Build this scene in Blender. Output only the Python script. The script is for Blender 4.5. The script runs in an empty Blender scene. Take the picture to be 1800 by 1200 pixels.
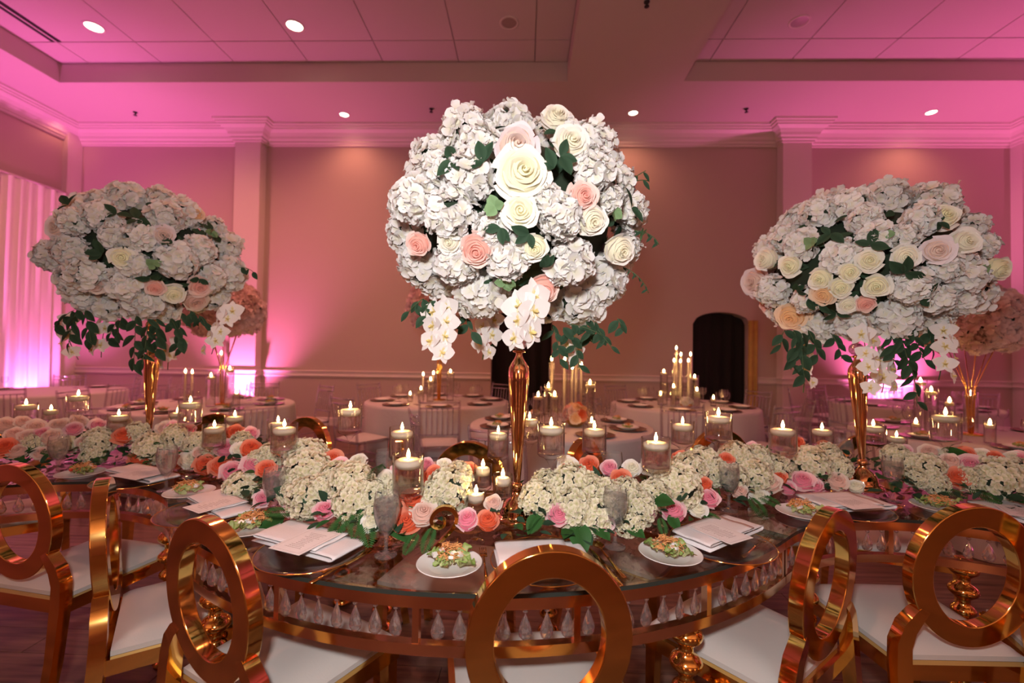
import bpy, math, random
from mathutils import Vector, Matrix, Quaternion
PI = math.pi
C = bpy.context.scene.collection
rnd = random.Random(7)

# ------------------------------------------------------------------ camera
CAM = Vector((0, 0, 1.41))
YAW, PITCH, ROLL = 0.028, 17 / 800, 0.0145
F = Vector((-math.sin(YAW) * math.cos(PITCH), math.cos(YAW) * math.cos(PITCH), math.sin(PITCH)))
R0 = Vector((math.cos(YAW), math.sin(YAW), 0))
U0 = R0.cross(F)
R = R0 * math.cos(ROLL) + U0 * math.sin(ROLL)
U = U0 * math.cos(ROLL) - R0 * math.sin(ROLL)
cam_d = bpy.data.cameras.new('camera')
cam_d.sensor_width = 36; cam_d.lens = 16; cam_d.clip_start = 0.02
cam = bpy.data.objects.new('camera', cam_d); C.objects.link(cam)
cam.matrix_world = Matrix(((R.x, U.x, -F.x, CAM.x), (R.y, U.y, -F.y, CAM.y), (R.z, U.z, -F.z, CAM.z), (0, 0, 0, 1)))
cam_d.dof.use_dof = True; cam_d.dof.focus_distance = 1.55; cam_d.dof.aperture_fstop = 2.0
bpy.context.scene.camera = cam

def ray(px, py): return F * 800 + R * (px - 900) - U * (py - 600)
def at_z(px, py, z):
    d = ray(px, py); return CAM + d * ((z - CAM.z) / d.z)
def at_y(px, py, y):
    d = ray(px, py); return CAM + d * (y / d.y)

# ------------------------------------------------------------------ world, exposure, lights
sc = bpy.context.scene
sc.view_settings.view_transform = 'Standard'; sc.view_settings.look = 'None'
sc.view_settings.gamma = 1; sc.view_settings.use_curve_mapping = False
sc.view_settings.exposure = 0.0
try:
    sc.cycles.max_bounces = 10; sc.cycles.diffuse_bounces = 4; sc.cycles.glossy_bounces = 4
    sc.cycles.transmission_bounces = 8; sc.cycles.transparent_max_bounces = 24
    sc.cycles.caustics_reflective = False; sc.cycles.caustics_refractive = False
    sc.cycles.sample_clamp_indirect = 4
except Exception: pass
w = bpy.data.worlds.new('world'); sc.world = w; w.use_nodes = True
w.node_tree.nodes['Background'].inputs[0].default_value = (0.9, 0.35, 0.42, 1)
w.node_tree.nodes['Background'].inputs[1].default_value = 0.02

def spot(name, loc, target, power, col, size, blend=0.6, rad=0.04):
    l = bpy.data.lights.new(name, 'SPOT'); l.energy = power; l.color = col
    l.spot_size = math.radians(size); l.spot_blend = blend; l.shadow_soft_size = rad
    o = bpy.data.objects.new(name, l); C.objects.link(o); o.location = loc
    o.rotation_euler = (Vector(target) - Vector(loc)).to_track_quat('-Z', 'Y').to_euler()
    return o
# the photographer's flash, just above the lens
FLASH = spot('camera_flash', (-0.10, -0.12, 1.72), (0.0, 1.69, 1.40), 128, (1.0, 0.97, 0.95), 165, 1.0, 0.06)
PINK = (1.0, 0.16, 0.50)
MAG = (1.0, 0.16, 0.66)
UPLIGHTS = [  # position, power, colour, aim
    ((-5.05, 7.72, 0.16), 560, PINK, (-5.05, 8.25, 4.6)),
    ((6.45, 7.88, 0.16), 900, PINK, (6.45, 8.3, 4.4)),
    ((-8.0, 7.35, 0.16), 270, MAG, (-8.5, 7.4, 4.2)),
    ((-8.05, 5.6, 0.16), 850, MAG, (-8.5, 5.6, 4.4)),
    ((-8.1, 0.0, 0.16), 350, PINK, (-8.5, 0.0, 4.2)),
    ((10.15, 5.2, 0.16), 1050, PINK, (10.5, 5.2, 4.2)),
    ((10.15, 1.0, 0.16), 300, PINK, (10.5, 1.0, 4.2)),
    ((-4.0, -5.6, 0.16), 1500, (1.0, 0.47, 0.26), (-4.0, -6.0, 4.2)),  # amber trio behind the camera: added to warm and brighten gold reflections
    ((1.5, -5.6, 0.16), 1500, (1.0, 0.47, 0.26), (1.5, -6.0, 4.2)),
    ((7.0, -5.6, 0.16), 1500, (1.0, 0.47, 0.26), (7.0, -6.0, 4.2)),
]
for p, e, c, t in UPLIGHTS: spot('uplight_beam', (p[0], p[1], p[2] + 0.03), t, e, c, 100, 0.9, 0.05)
WARM = (1.0, 0.36, 0.22)

# ------------------------------------------------------------------ materials
def nt(name):
    m = bpy.data.materials.new(name); m.use_nodes = True
    return m, m.node_tree.nodes, m.node_tree.links
def pbr(name, col, rough=0.5, metal=0.0, noise=None, bump=0.0, scale=20.0, spec=0.5):
    m, n, l = nt(name); b = n['Principled BSDF']
    b.inputs['Base Color'].default_value = (*col, 1); b.inputs['Roughness'].default_value = rough
    b.inputs['Metallic'].default_value = metal; b.inputs['Specular IOR Level'].default_value = spec
    if noise or bump:
        tc = n.new('ShaderNodeTexCoord'); tx = n.new('ShaderNodeTexNoise'); tx.inputs['Scale'].default_value = scale
        tx.inputs['Detail'].default_value = 4
        l.new(tc.outputs['Object'], tx.inputs['Vector'])
        if noise:
            r = n.new('ShaderNodeValToRGB')
            r.color_ramp.elements[0].color = (*[c * (1 - noise) for c in col], 1); r.color_ramp.elements[1].color = (*[min(1, c * (1 + noise)) for c in col], 1)
            r.color_ramp.elements[0].position = 0.3; r.color_ramp.elements[1].position = 0.7
            l.new(tx.outputs['Fac'], r.inputs['Fac']); l.new(r.outputs['Color'], b.inputs['Base Color'])
        if bump:
            bp = n.new('ShaderNodeBump'); bp.inputs['Strength'].default_value = bump; bp.inputs['Distance'].default_value = 0.01
            l.new(tx.outputs['Fac'], bp.inputs['Height']); l.new(bp.outputs['Normal'], b.inputs['Normal'])
    return m
def clear(name, tint=(1, 1, 1), ior=1.45, rough=0.0, gain=1.0, edge=0.8, edge_tint=0.62):
    m, n, l = nt(name); n.remove(n['Principled BSDF']); out = n['Material Output']
    t = n.new('ShaderNodeBsdfTransparent'); rp = n.new('ShaderNodeValToRGB')
    rp.color_ramp.elements[0].color = (*tint, 1); rp.color_ramp.elements[0].position = 0.55; rp.color_ramp.elements[1].color = (*[c * edge_tint for c in tint], 1)
    g = n.new('ShaderNodeBsdfGlossy'); g.inputs['Roughness'].default_value = rough
    lw = n.new('ShaderNodeLayerWeight'); lw.inputs['Blend'].default_value = 0.5   # facing ratio, the same from both sides of a pane
    f0 = ((ior - 1) / (ior + 1)) ** 2 * gain
    pw = n.new('ShaderNodeMath'); pw.operation = 'POWER'; pw.inputs[1].default_value = 4.0
    mu = n.new('ShaderNodeMath'); mu.operation = 'MULTIPLY_ADD'; mu.use_clamp = True; mu.inputs[1].default_value = edge; mu.inputs[2].default_value = f0
    mx = n.new('ShaderNodeMixShader')
    l.new(lw.outputs['Facing'], pw.inputs[0]); l.new(lw.outputs['Facing'], rp.inputs['Fac']); l.new(rp.outputs['Color'], t.inputs[0]); l.new(pw.outputs[0], mu.inputs[0]); l.new(mu.outputs[0], mx.inputs[0]); l.new(t.outputs[0], mx.inputs[1]); l.new(g.outputs[0], mx.inputs[2])
    l.new(mx.outputs[0], out.inputs['Surface'])
    return m
def refr(name, col=(1, 1, 1), ior=1.5, rough=0.0):
    m, n, l = nt(name); n.remove(n['Principled BSDF'])
    g = n.new('ShaderNodeBsdfGlass'); g.inputs['Color'].default_value = (*col, 1); g.inputs['IOR'].default_value = ior; g.inputs['Roughness'].default_value = rough
    l.new(g.outputs[0], n['Material Output'].inputs['Surface']); return m
def soft_refr(name, col, ior, clear_part):
    m, n, l = nt(name); n.remove(n['Principled BSDF'])
    g = n.new('ShaderNodeBsdfGlass'); g.inputs['Color'].default_value = (*col, 1); g.inputs['IOR'].default_value = ior
    t = n.new('ShaderNodeBsdfTransparent'); t.inputs[0].default_value = (*col, 1); mx = n.new('ShaderNodeMixShader'); mx.inputs[0].default_value = clear_part
    l.new(g.outputs[0], mx.inputs[1]); l.new(t.outputs[0], mx.inputs[2]); l.new(mx.outputs[0], n['Material Output'].inputs['Surface']); return m
def hazed(m, amount, col=(0.85, 0.82, 0.83)):
    """mixes in diffuse white: condensation on goblets, painted sparkle on crystal and acrylic"""
    n, l = m.node_tree.nodes, m.node_tree.links; out = n['Material Output']; src = out.inputs['Surface'].links[0].from_socket
    d = n.new('ShaderNodeBsdfDiffuse'); d.inputs[0].default_value = (*col, 1); mx = n.new('ShaderNodeMixShader'); mx.inputs[0].default_value = amount
    l.new(src, mx.inputs[1]); l.new(d.outputs[0], mx.inputs[2]); l.new(mx.outputs[0], out.inputs['Surface']); return m
def emit(name, col, s):
    m, n, l = nt(name); n.remove(n['Principled BSDF'])
    e = n.new('ShaderNodeEmission'); e.inputs[0].default_value = (*col, 1); e.inputs[1].default_value = s
    l.new(e.outputs[0], n['Material Output'].inputs['Surface']); return m
def petal(name, inner, outer, trans=0.22, rough=0.6):
    """petal colour runs from the heart of the flower (tone 0) to the petal tip (tone 1)"""
    m, n, l = nt(name); b = n['Principled BSDF']; b.inputs['Roughness'].default_value = rough; b.inputs['Specular IOR Level'].default_value = 0.08
    a = n.new('ShaderNodeAttribute'); a.attribute_name = 'tone'
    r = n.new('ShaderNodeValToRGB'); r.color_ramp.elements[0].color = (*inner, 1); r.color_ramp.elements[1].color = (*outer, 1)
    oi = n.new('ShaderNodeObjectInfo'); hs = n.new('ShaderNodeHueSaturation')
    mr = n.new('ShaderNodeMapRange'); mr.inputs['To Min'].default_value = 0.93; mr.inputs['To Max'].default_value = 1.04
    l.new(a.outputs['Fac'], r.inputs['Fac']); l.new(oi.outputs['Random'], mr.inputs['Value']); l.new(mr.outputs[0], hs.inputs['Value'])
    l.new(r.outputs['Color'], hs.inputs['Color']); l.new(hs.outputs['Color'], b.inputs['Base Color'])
    t = n.new('ShaderNodeBsdfTranslucent'); l.new(hs.outputs['Color'], t.inputs['Color'])
    mx = n.new('ShaderNodeMixShader'); mx.inputs[0].default_value = trans
    l.new(b.outputs[0], mx.inputs[1]); l.new(t.outputs[0], mx.inputs[2]); l.new(mx.outputs[0], n['Material Output'].inputs['Surface'])
    return m
def planks_mat():
    m, n, l = nt('dark_wood_floor'); b = n['Principled BSDF']; b.inputs['Roughness'].default_value = 0.42
    tc = n.new('ShaderNodeTexCoord'); mp = n.new('ShaderNodeMapping'); mp.inputs['Scale'].default_value = (1.2, 14, 14)
    oi = n.new('ShaderNodeObjectInfo'); ad = n.new('ShaderNodeVectorMath'); ad.operation = 'ADD'
    mlt = n.new('ShaderNodeVectorMath'); mlt.operation = 'SCALE'; mlt.inputs['Scale'].default_value = 1.0
    l.new(oi.outputs['Location'], mlt.inputs[0]); l.new(tc.outputs['Object'], ad.inputs[0]); l.new(mlt.outputs[0], ad.inputs[1])
    l.new(ad.outputs[0], mp.inputs['Vector'])
    tx = n.new('ShaderNodeTexNoise'); tx.inputs['Scale'].default_value = 2.2; tx.inputs['Detail'].default_value = 6
    r = n.new('ShaderNodeValToRGB'); r.color_ramp.elements[0].color = (0.075, 0.038, 0.03, 1); r.color_ramp.elements[1].color = (0.24, 0.135, 0.105, 1)
    r.color_ramp.elements[0].position = 0.3; r.color_ramp.elements[1].position = 0.72
    l.new(mp.outputs[0], tx.inputs['Vector']); l.new(tx.outputs['Fac'], r.inputs['Fac']); l.new(r.outputs['Color'], b.inputs['Base Color'])
    return m
M = dict(
    wall=pbr('painted_taupe_wall', (0.50, 0.40, 0.35), 0.75, bump=0.05, scale=60),
    trim=pbr('painted_trim', (0.70, 0.62, 0.58), 0.5),
    ceil=pbr('ceiling_paint', (0.60, 0.52, 0.49), 0.85),
    tile=pbr('ceiling_tile_board', (0.60, 0.52, 0.50), 0.9, noise=0.05, bump=0.1, scale=120),
    grid=pbr('ceiling_grid', (0.30, 0.22, 0.22), 0.6),
    floor=planks_mat(),
    black=pbr('black_cloth', (0.006, 0.004, 0.004), 0.9, bump=0.2, scale=12),
    dark=pbr('dark_slot', (0.01, 0.008, 0.008), 0.6),
    drape=pbr('sheer_white_drape', (0.80, 0.74, 0.72), 0.8, bump=0.1, scale=50),
    ochre=pbr('ochre_drape', (0.50, 0.32, 0.08), 0.8, noise=0.1, scale=8),
    gold=pbr('polished_gold_metal', (0.90, 0.56, 0.17), 0.09, 1.0, bump=0.015, scale=5),
    rose_gold=pbr('copper_gold_mirror', (0.95, 0.60, 0.38), 0.14, 1.0),
    seat=pbr('white_vinyl', (0.60, 0.565, 0.535), 0.38, bump=0.05, scale=200),
    linen=pbr('white_linen', (0.78, 0.74, 0.75), 0.8, bump=0.15, scale=220),
    pintuck=pbr('grey_pintuck_cloth', (0.55, 0.50, 0.50), 0.7, bump=0.25, scale=30),
    paper=pbr('menu_paper', (0.80, 0.76, 0.76), 0.7, noise=0.02, scale=90),
    ink=pbr('grey_ink', (0.35, 0.28, 0.28), 0.7),
    china=pbr('white_china', (0.80, 0.77, 0.75), 0.18),
    wax=petal('white_wax', (0.92, 0.84, 0.72), (0.92, 0.84, 0.72), 0.4, 0.45),
    wick=pbr('burnt_wick', (0.02, 0.015, 0.01), 0.9),
    flame=emit('candle_flame', (1.0, 0.56, 0.17), 150.0),
    lampon=emit('lamp_lens', (1.0, 0.78, 0.55), 14.0),
    uplens=emit('uplight_lens', (1.0, 0.30, 0.75), 10.0),
    metal=pbr('dull_metal', (0.45, 0.38, 0.38), 0.4, 0.6),
    glass=clear('clear_glass', (0.99, 0.99, 0.985), 1.5, 0.0, 1.1, 1.6),
    tableglass=clear('table_glass', (0.90, 0.86, 0.84), 1.52, 0.0, 1.25),
    glassedge=pbr('dark_glass_edge', (0.03, 0.035, 0.03), 0.12),
    acrylic=hazed(clear('clear_acrylic', (0.88, 0.83, 0.89), 1.5, 0.10, 4.0, 1.3), 0.08),  # white diffuse mixed in so the chairs read brighter
    water=soft_refr('water', (0.99, 0.99, 0.985), 1.33, 0.6),
    crystal=hazed(soft_refr('cut_crystal', (0.98, 0.96, 0.97), 1.65, 0.3), 0.055),  # diffuse white stands in for bright glints inside the facets
    goblet=hazed(clear('goblet_glass', (0.99, 0.99, 0.985), 1.5, 0.0, 1.1, 1.6), 0.045),
    vase_gold=pbr('vase_copper_gold', (0.94, 0.57, 0.30), 0.08, 1.0),
    charger=clear('charger_glass', (0.92, 0.90, 0.89), 1.6, 0.12, 1.4),
    darkplate=pbr('bronze_charger', (0.25, 0.14, 0.11), 0.25, 0.6),
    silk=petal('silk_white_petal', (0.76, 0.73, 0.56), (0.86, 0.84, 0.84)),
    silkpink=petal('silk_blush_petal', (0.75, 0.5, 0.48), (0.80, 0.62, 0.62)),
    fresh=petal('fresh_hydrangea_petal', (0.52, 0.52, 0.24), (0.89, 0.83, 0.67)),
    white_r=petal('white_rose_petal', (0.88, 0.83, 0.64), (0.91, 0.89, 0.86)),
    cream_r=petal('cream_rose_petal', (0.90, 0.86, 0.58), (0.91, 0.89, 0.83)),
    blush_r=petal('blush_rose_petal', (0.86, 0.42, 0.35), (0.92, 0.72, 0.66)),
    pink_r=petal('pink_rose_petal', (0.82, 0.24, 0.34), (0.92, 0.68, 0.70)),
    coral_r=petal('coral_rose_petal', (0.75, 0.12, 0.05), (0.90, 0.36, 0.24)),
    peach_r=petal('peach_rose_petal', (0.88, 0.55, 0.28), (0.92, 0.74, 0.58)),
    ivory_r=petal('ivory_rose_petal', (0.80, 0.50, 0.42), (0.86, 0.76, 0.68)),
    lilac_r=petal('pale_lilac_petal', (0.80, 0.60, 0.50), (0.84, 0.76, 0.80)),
    orchid=petal('orchid_petal', (0.80, 0.66, 0.20), (0.90, 0.87, 0.86), 0.3),
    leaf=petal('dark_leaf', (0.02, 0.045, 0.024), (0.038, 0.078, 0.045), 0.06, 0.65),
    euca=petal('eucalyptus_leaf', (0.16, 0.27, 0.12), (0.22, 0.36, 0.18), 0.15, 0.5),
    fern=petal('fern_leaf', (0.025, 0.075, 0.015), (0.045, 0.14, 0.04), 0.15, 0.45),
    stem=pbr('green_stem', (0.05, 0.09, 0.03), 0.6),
    core=pbr('foam_stems_gap_shade', (0.015, 0.03, 0.014), 0.9),  # dark green for foam; inside hydrangea heads it paints shaded gaps
    lettuce=petal('lettuce', (0.70, 0.70, 0.40), (0.24, 0.38, 0.08), 0.2),
    carrot=pbr('shredded_topping', (0.80, 0.38, 0.14), 0.6, noise=0.25, scale=90),
    tomato=pbr('tomato', (0.6, 0.05, 0.03), 0.25),
)

# ------------------------------------------------------------------ mesh helpers
class MB:
    def __init__(s): s.v = []; s.f = []; s.t = []; s.mi = []
    def add(s, verts, faces, tone=1.0, mi=0):
        o = len(s.v); s.v += [tuple(p) for p in verts]
        s.t += list(tone) if isinstance(tone, (list, tuple)) else [tone] * len(verts)
        s.f += [tuple(i + o for i in f) for f in faces]; s.mi += [mi] * len(faces); return s
    def box(s, a, b, mi=0):
        x0, y0, z0 = a; x1, y1, z1 = b
        return s.add([(x0, y0, z0), (x1, y0, z0), (x1, y1, z0), (x0, y1, z0), (x0, y0, z1), (x1, y0, z1), (x1, y1, z1), (x0, y1, z1)],
                     [(3, 2, 1, 0), (4, 5, 6, 7), (0, 1, 5, 4), (1, 2, 6, 5), (2, 3, 7, 6), (3, 0, 4, 7)], mi=mi)
    def lathe(s, prof, n=24, c=(0, 0, 0), cap=True, mi=0, tone=1.0):
        vs = []; fs = []
        for r, z in prof:
            for k in range(n):
                a = 2 * PI * k / n; vs.append((c[0] + r * math.cos(a), c[1] + r * math.sin(a), c[2] + z))
        for i in range(len(prof) - 1):
            for k in range(n):
                k2 = (k + 1) % n; fs.append((i * n + k, i * n + k2, (i + 1) * n + k2, (i + 1) * n + k))
        if cap:
            fs.append(tuple(range(n))[::-1]); fs.append(tuple((len(prof) - 1) * n + k for k in range(n)))
        return s.add(vs, fs, tone, mi)
    def tube(s, pts, rads, n=8, mi=0, tone=1.0, cap=True):
        pts = [Vector(p) for p in pts]
        if not isinstance(rads, (list, tuple)): rads = [rads] * len(pts)
        vs = []; fs = []; ref = None
        for i, p in enumerate(pts):
            d = (pts[min(i + 1, len(pts) - 1)] - pts[max(i - 1, 0)]).normalized()
            if ref is None: ref = Vector((0, 0, 1)) if abs(d.z) < 0.9 else Vector((1, 0, 0))
            a = (ref - d * ref.dot(d)).normalized(); b = d.cross(a); ref = a
            for k in range(n):
                t = 2 * PI * k / n; vs.append(p + (a * math.cos(t) + b * math.sin(t)) * rads[i])
        for i in range(len(pts) - 1):
            for k in range(n):
                k2 = (k + 1) % n; fs.append((i * n + k, i * n + k2, (i + 1) * n + k2, (i + 1) * n + k))
        if cap:
            fs.append(tuple(range(n))[::-1]); fs.append(tuple((len(pts) - 1) * n + k for k in range(n)))
        return s.add(vs, fs, tone, mi)
    def rect_sweep(s, pts, ups, sides, hw, hh, closed=False, mi=0):
        """rectangular bar along pts; ups/sides give the section axes at every point"""
        n = len(pts); vs = []; fs = []
        for i, p in enumerate(pts):
            p = Vector(p); u = Vector(ups[i]); d = Vector(sides[i])
            a = hw[i] if isinstance(hw, (list, tuple)) else hw; b = hh[i] if isinstance(hh, (list, tuple)) else hh
            for sx, sy in ((-1, -1), (1, -1), (1, 1), (-1, 1)): vs.append(p + d * a * sx + u * b * sy)
        m = n if closed else n - 1
        for i in range(m):
            j = (i + 1) % n
            for k in range(4):
                k2 = (k + 1) % 4; fs.append((i * 4 + k, i * 4 + k2, j * 4 + k2, j * 4 + k))
        if not closed: fs += [(3, 2, 1, 0), ((n - 1) * 4, (n - 1) * 4 + 1, (n - 1) * 4 + 2, (n - 1) * 4 + 3)]
        return s.add(vs, fs, mi=mi)
    def grid(s, fn, nu, nv, tone=None, mi=0):
        vs = [fn(i / nu, j / nv) for i in range(nu + 1) for j in range(nv + 1)]
        tn = [tone(i / nu, j / nv) for i in range(nu + 1) for j in range(nv + 1)] if tone else 1.0
        fs = [(i * (nv + 1) + j, (i + 1) * (nv + 1) + j, (i + 1) * (nv + 1) + j + 1, i * (nv + 1) + j + 1) for i in range(nu) for j in range(nv)]
        return s.add(vs, fs, tn, mi)
    def mesh(s, name, mats, smooth=True, angle=None):
        me = bpy.data.meshes.new(name); me.from_pydata(s.v, [], s.f)
        if not isinstance(mats, (list, tuple)): mats = [mats]
        for m in mats: me.materials.append(M[m] if isinstance(m, str) else m)
        me.polygons.foreach_set('use_smooth', [smooth] * len(s.f))
        me.polygons.foreach_set('material_index', s.mi)
        a = me.attributes.new('tone', 'FLOAT', 'POINT'); a.data.foreach_set('value', [float(x) for x in s.t])
        me.update()
        if smooth and angle:
            try: me.set_sharp_from_angle(angle=math.radians(angle))
            except Exception: pass
        return me
def tag(o, label, cat, group=None, kind=None):
    if label: o['label'] = label
    if cat: o['category'] = cat
    if group: o['group'] = group
    if kind: o['kind'] = kind
    return o
def thing(name, label, cat, loc=(0, 0, 0), rz=0, group=None):
    o = bpy.data.objects.new(name, None); C.objects.link(o); o.empty_display_size = 0.05
    o.location = loc; o.rotation_euler = (0, 0, rz)
    return tag(o, label, cat, group)
def part(name, me, parent=None, loc=(0, 0, 0), rot=None, scale=None, kind=None, label=None):
    o = bpy.data.objects.new(name, me); C.objects.link(o); o.parent = parent; o.location = loc
    if rot is not None:
        if isinstance(rot, Quaternion): o.rotation_mode = 'QUATERNION'; o.rotation_quaternion = rot
        else: o.rotation_euler = rot
    if scale is not None: o.scale = (scale,) * 3 if isinstance(scale, (int, float)) else scale
    if kind: o['kind'] = kind
    if label: o['label'] = label
    return o
def struct(name, me, parent=None, **k):
    return part(name, me, parent, kind='structure' if parent is None else None, **k)
def copy_tree(o, parent=None):
    c = o.copy(); C.objects.link(c); c.parent = parent
    for ch in [x for x in o.children]: copy_tree(ch, c)
    return c
def facing(n, spin=0.0):
    return Vector(n).to_track_quat('Z', 'Y') @ Quaternion((0, 0, 1), spin)

# ------------------------------------------------------------------ the room
XL, XR, YB, YF = -8.5, 10.5, 8.3, -6.0
ZC, ZT = 5.50, 5.80                      # soffit and coffer heights
struct('floor', MB().box((XL - .2, YF - .2, -0.2), (XR + .2, YB + .2, -0.012)).mesh('floor', 'floor', False))
floor_o = bpy.data.objects['floor']
pl = MB().box((-0.6, -0.0885, -0.012), (0.6, 0.0885, 0.0)).mesh('plank', 'floor', False)
row = 0; y = -0.2
while y < 5.0:
    x = -4.2 + (row * 0.47) % 1.2
    while x < 4.6:
        part('plank', pl, floor_o, (x, y, 0)); x += 1.204
    y += 0.18; row += 1
MBX = MB().box((XL, YF, -0.012), (XR, -0.29, -0.0005)).box((XL, 5.05, -0.012), (XR, YB, -0.0005))
MBX.box((XL, -0.29, -0.012), (-4.85, 5.05, -0.0005)).box((5.0, -0.29, -0.012), (XR, 5.05, -0.0005))
far = part('plank_field', MBX.mesh('plank_field', 'floor', False), floor_o, kind='stuff')

ARCH = [(-0.61, 0.50, 1.95, 2.17), (3.03, 4.05, 1.95, 2.17)]  # x0, x1, spring, crown
def wall_back():
    m = MB(); T = 0.25
    def quad(a, b, c, d): m.add([a, b, c, d], [(0, 1, 2, 3)])
    def rect(x0, x1, z0, z1): quad((x0, YB, z0), (x1, YB, z0), (x1, YB, z1), (x0, YB, z1))
    x = XL
    for x0, x1, sp, cr in ARCH:
        rect(x, x0, 0, 5.86); N = 16
        top = [(x0 + (x1 - x0) * i / N, sp + (cr - sp) * math.sqrt(max(0, 1 - (2 * i / N - 1) ** 2)) if True else 0) for i in range(N + 1)]
        for (xa, za), (xb, zb) in zip(top[:-1], top[1:]):
            quad((xa, YB, za), (xb, YB, zb), (xb, YB, 5.86), (xa, YB, 5.86))
            quad((xa, YB, za), (xa, YB + T, za), (xb, YB + T, zb), (xb, YB, zb))
        for xx in (x0, x1): quad((xx, YB, 0), (xx, YB, sp), (xx, YB + T, sp), (xx, YB + T, 0))
        x = x1
    rect(x, XR, 0, 5.86)
    return m.mesh('wall_back', 'wall', False)
struct('wall_back', wall_back())
struct('wall_left', MB().box((XL - .2, YF, 0), (XL, YB, 5.86)).mesh('wall_left', 'wall', False))
struct('wall_right', MB().box((XR, YF, 0), (XR + .2, YB, 5.86)).mesh('wall_right', 'wall', False))
struct('wall_front', MB().box((XL, YF - .2, 0), (XR, YF, 5.86)).mesh('wall_front', 'wall', False))
def drape_mesh(x0, x1, z0, z1, amp, waves, mat, name, nx=60, taper=0.0):
    m = MB()
    def fn(u, v):
        k = 1 - taper * (1 - v) ** 1.0
        return ((x0 + (x1 - x0) * u), amp * math.sin(u * waves * 2 * PI + 0.6 * math.sin(3 * v)) * (0.55 + 0.45 * (1 - v)) + amp * 0.4 * math.sin(u * waves * 5.1), z0 + (z1 - z0) * v)
    m.grid(fn, nx, 8); return m.mesh(name, mat)
for i, (x0, x1, sp, cr) in enumerate(ARCH):
    o = struct('door_%d' % (i + 1), MB().box((x0 - .25, YB + .30, 0), (x1 + .25, YB + .34, 2.6)).mesh('door', 'black', False))
    part('black_curtain', drape_mesh(x0 - .2, x1 + .2, 0.01, 2.5, 0.03, 7, 'black', 'black_curtain'), o, (0, YB + .2, 0))
# ceilings: soffit at ZC with two coffers going up to ZT
CY1, CYN = 6.82, -4.5
COF = [(-7.32, 0.59), (2.33, 9.30)]
m = MB()
def down(x0, x1, y0, y1, z): m.add([(x0, y0, z), (x0, y1, z), (x1, y1, z), (x1, y0, z)], [(0, 1, 2, 3)])
down(XL, XR, CY1, YB, ZC); down(XL, XR, YF, CYN, ZC)
xs = [XL, COF[0][0], COF[0][1], COF[1][0], COF[1][1], XR]
for i in (0, 2, 4): down(xs[i], xs[i + 1], CYN, CY1, ZC)
for x0, x1 in COF:
    m.add([(x0, CY1, ZC), (x1, CY1, ZC), (x1, CY1, ZT), (x0, CY1, ZT)], [(0, 1, 2, 3)])
    m.add([(x0, CYN, ZC), (x1, CYN, ZC), (x1, CYN, ZT), (x0, CYN, ZT)], [(0, 1, 2, 3)])
    for xx in (x0, x1): m.add([(xx, CYN, ZC), (xx, CY1, ZC), (xx, CY1, ZT), (xx, CYN, ZT)], [(0, 1, 2, 3)])
ceil_o = struct('ceiling', m.mesh('ceiling', 'ceil', False))
cg = MB()
for x0, x1 in COF: cg.box((x0 - .02, CYN - .02, ZT + .02), (x1 + .02, CY1 + .02, ZT + .04))
cg.box((XL - .2, YF - .2, 5.87), (XR + .2, YB + .6, 5.97))
part('grid_backing', cg.mesh('grid_backing', 'grid', False), ceil_o)
ycuts = [CY1, 6.33]
while ycuts[-1] > CYN: ycuts.append(max(CYN, ycuts[-1] - 1.14))
tile_cache = {}
def tile(x0, x1, y0, y1):
    g = 0.008; k = (round(x1 - x0, 2), round(y1 - y0, 2))
    if k[0] < .05 or k[1] < .05: return
    if k not in tile_cache:
        hx, hy = k[0] / 2 - g, k[1] / 2 - g
        tile_cache[k] = MB().box((-hx, -hy, 0), (hx, hy, 0.02)).mesh('ceiling_tile', 'tile', False)
    part('ceiling_tile', tile_cache[k], ceil_o, ((x0 + x1) / 2, (y0 + y1) / 2, ZT))
for ci, (x0, x1) in enumerate(COF):
    xc = [x0] + [v for v in ([-6.85 + 1.157 * k for k in range(0, 8)] if ci == 0 else [2.71 + 1.197 * k for k in range(6)]) if x0 + .1 < v < x1 - .1] + [x1]
    for a, b in zip(xc[:-1], xc[1:]):
        for c, d in zip(ycuts[1:], ycuts[:-1]): tile(a, b, c, d)

PIL = [(-5.34, -4.87), (4.52, 5.02), (8.62, 9.12)]; PD = 0.20
def plan(d):
    """the back wall's plan line, stepped round the pilasters, offset by d into the room"""
    p = [(XL + d, YF), (XL + d, YB - d)]
    for i, (a, b) in enumerate(PIL):
        p += [(a - d, YB - d), (a - d, YB - PD - d), (b + d, YB - PD - d), (b + d, YB - d)]
        if i == 0: p += [(x, YB - d) for ar in ARCH for x in ar[:2]]
    return p + [(XR - d, YB - d), (XR - d, YF)]
def moulding(name, prof, gaps=False):
    m = MB(); rows = [[(x, y, z) for x, y in plan(d)] for d, z in prof]; n = len(rows[0])
    m.add([p for r in rows for p in r], [(i * n + k, i * n + k + 1, (i + 1) * n + k + 1, (i + 1) * n + k) for i in range(len(rows) - 1) for k in range(n - 1) if not (gaps and k in (6, 8))])
    return struct(name, m.mesh(name, 'trim', False))
moulding('trim_1', [(0, 5.165), (.03, 5.165), (.035, 5.20), (.055, 5.21), (.06, 5.245), (.085, 5.27), (.10, 5.31), (.14, 5.36), (.20, 5.40), (.205, 5.425), (.235, 5.43), (.24, 5.455), (.265, 5.465), (.27, 5.50)])
moulding('trim_2', [(0, 0.885), (.02, 0.885), (.03, .91), (.02, .93), (.022, .97), (.035, .985), (.035, 1.0), (0, 1.005)], True)
moulding('baseboard_back', [(.018, 0.0), (.018, .12), (.012, .14), (0, .145)], True)
for i, (a, b) in enumerate(PIL):
    struct('trim_%d' % (i + 3), MB().box((a, YB - PD, 0), (b, YB + .01, 5.5)).mesh('pilaster', 'trim', False))

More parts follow.
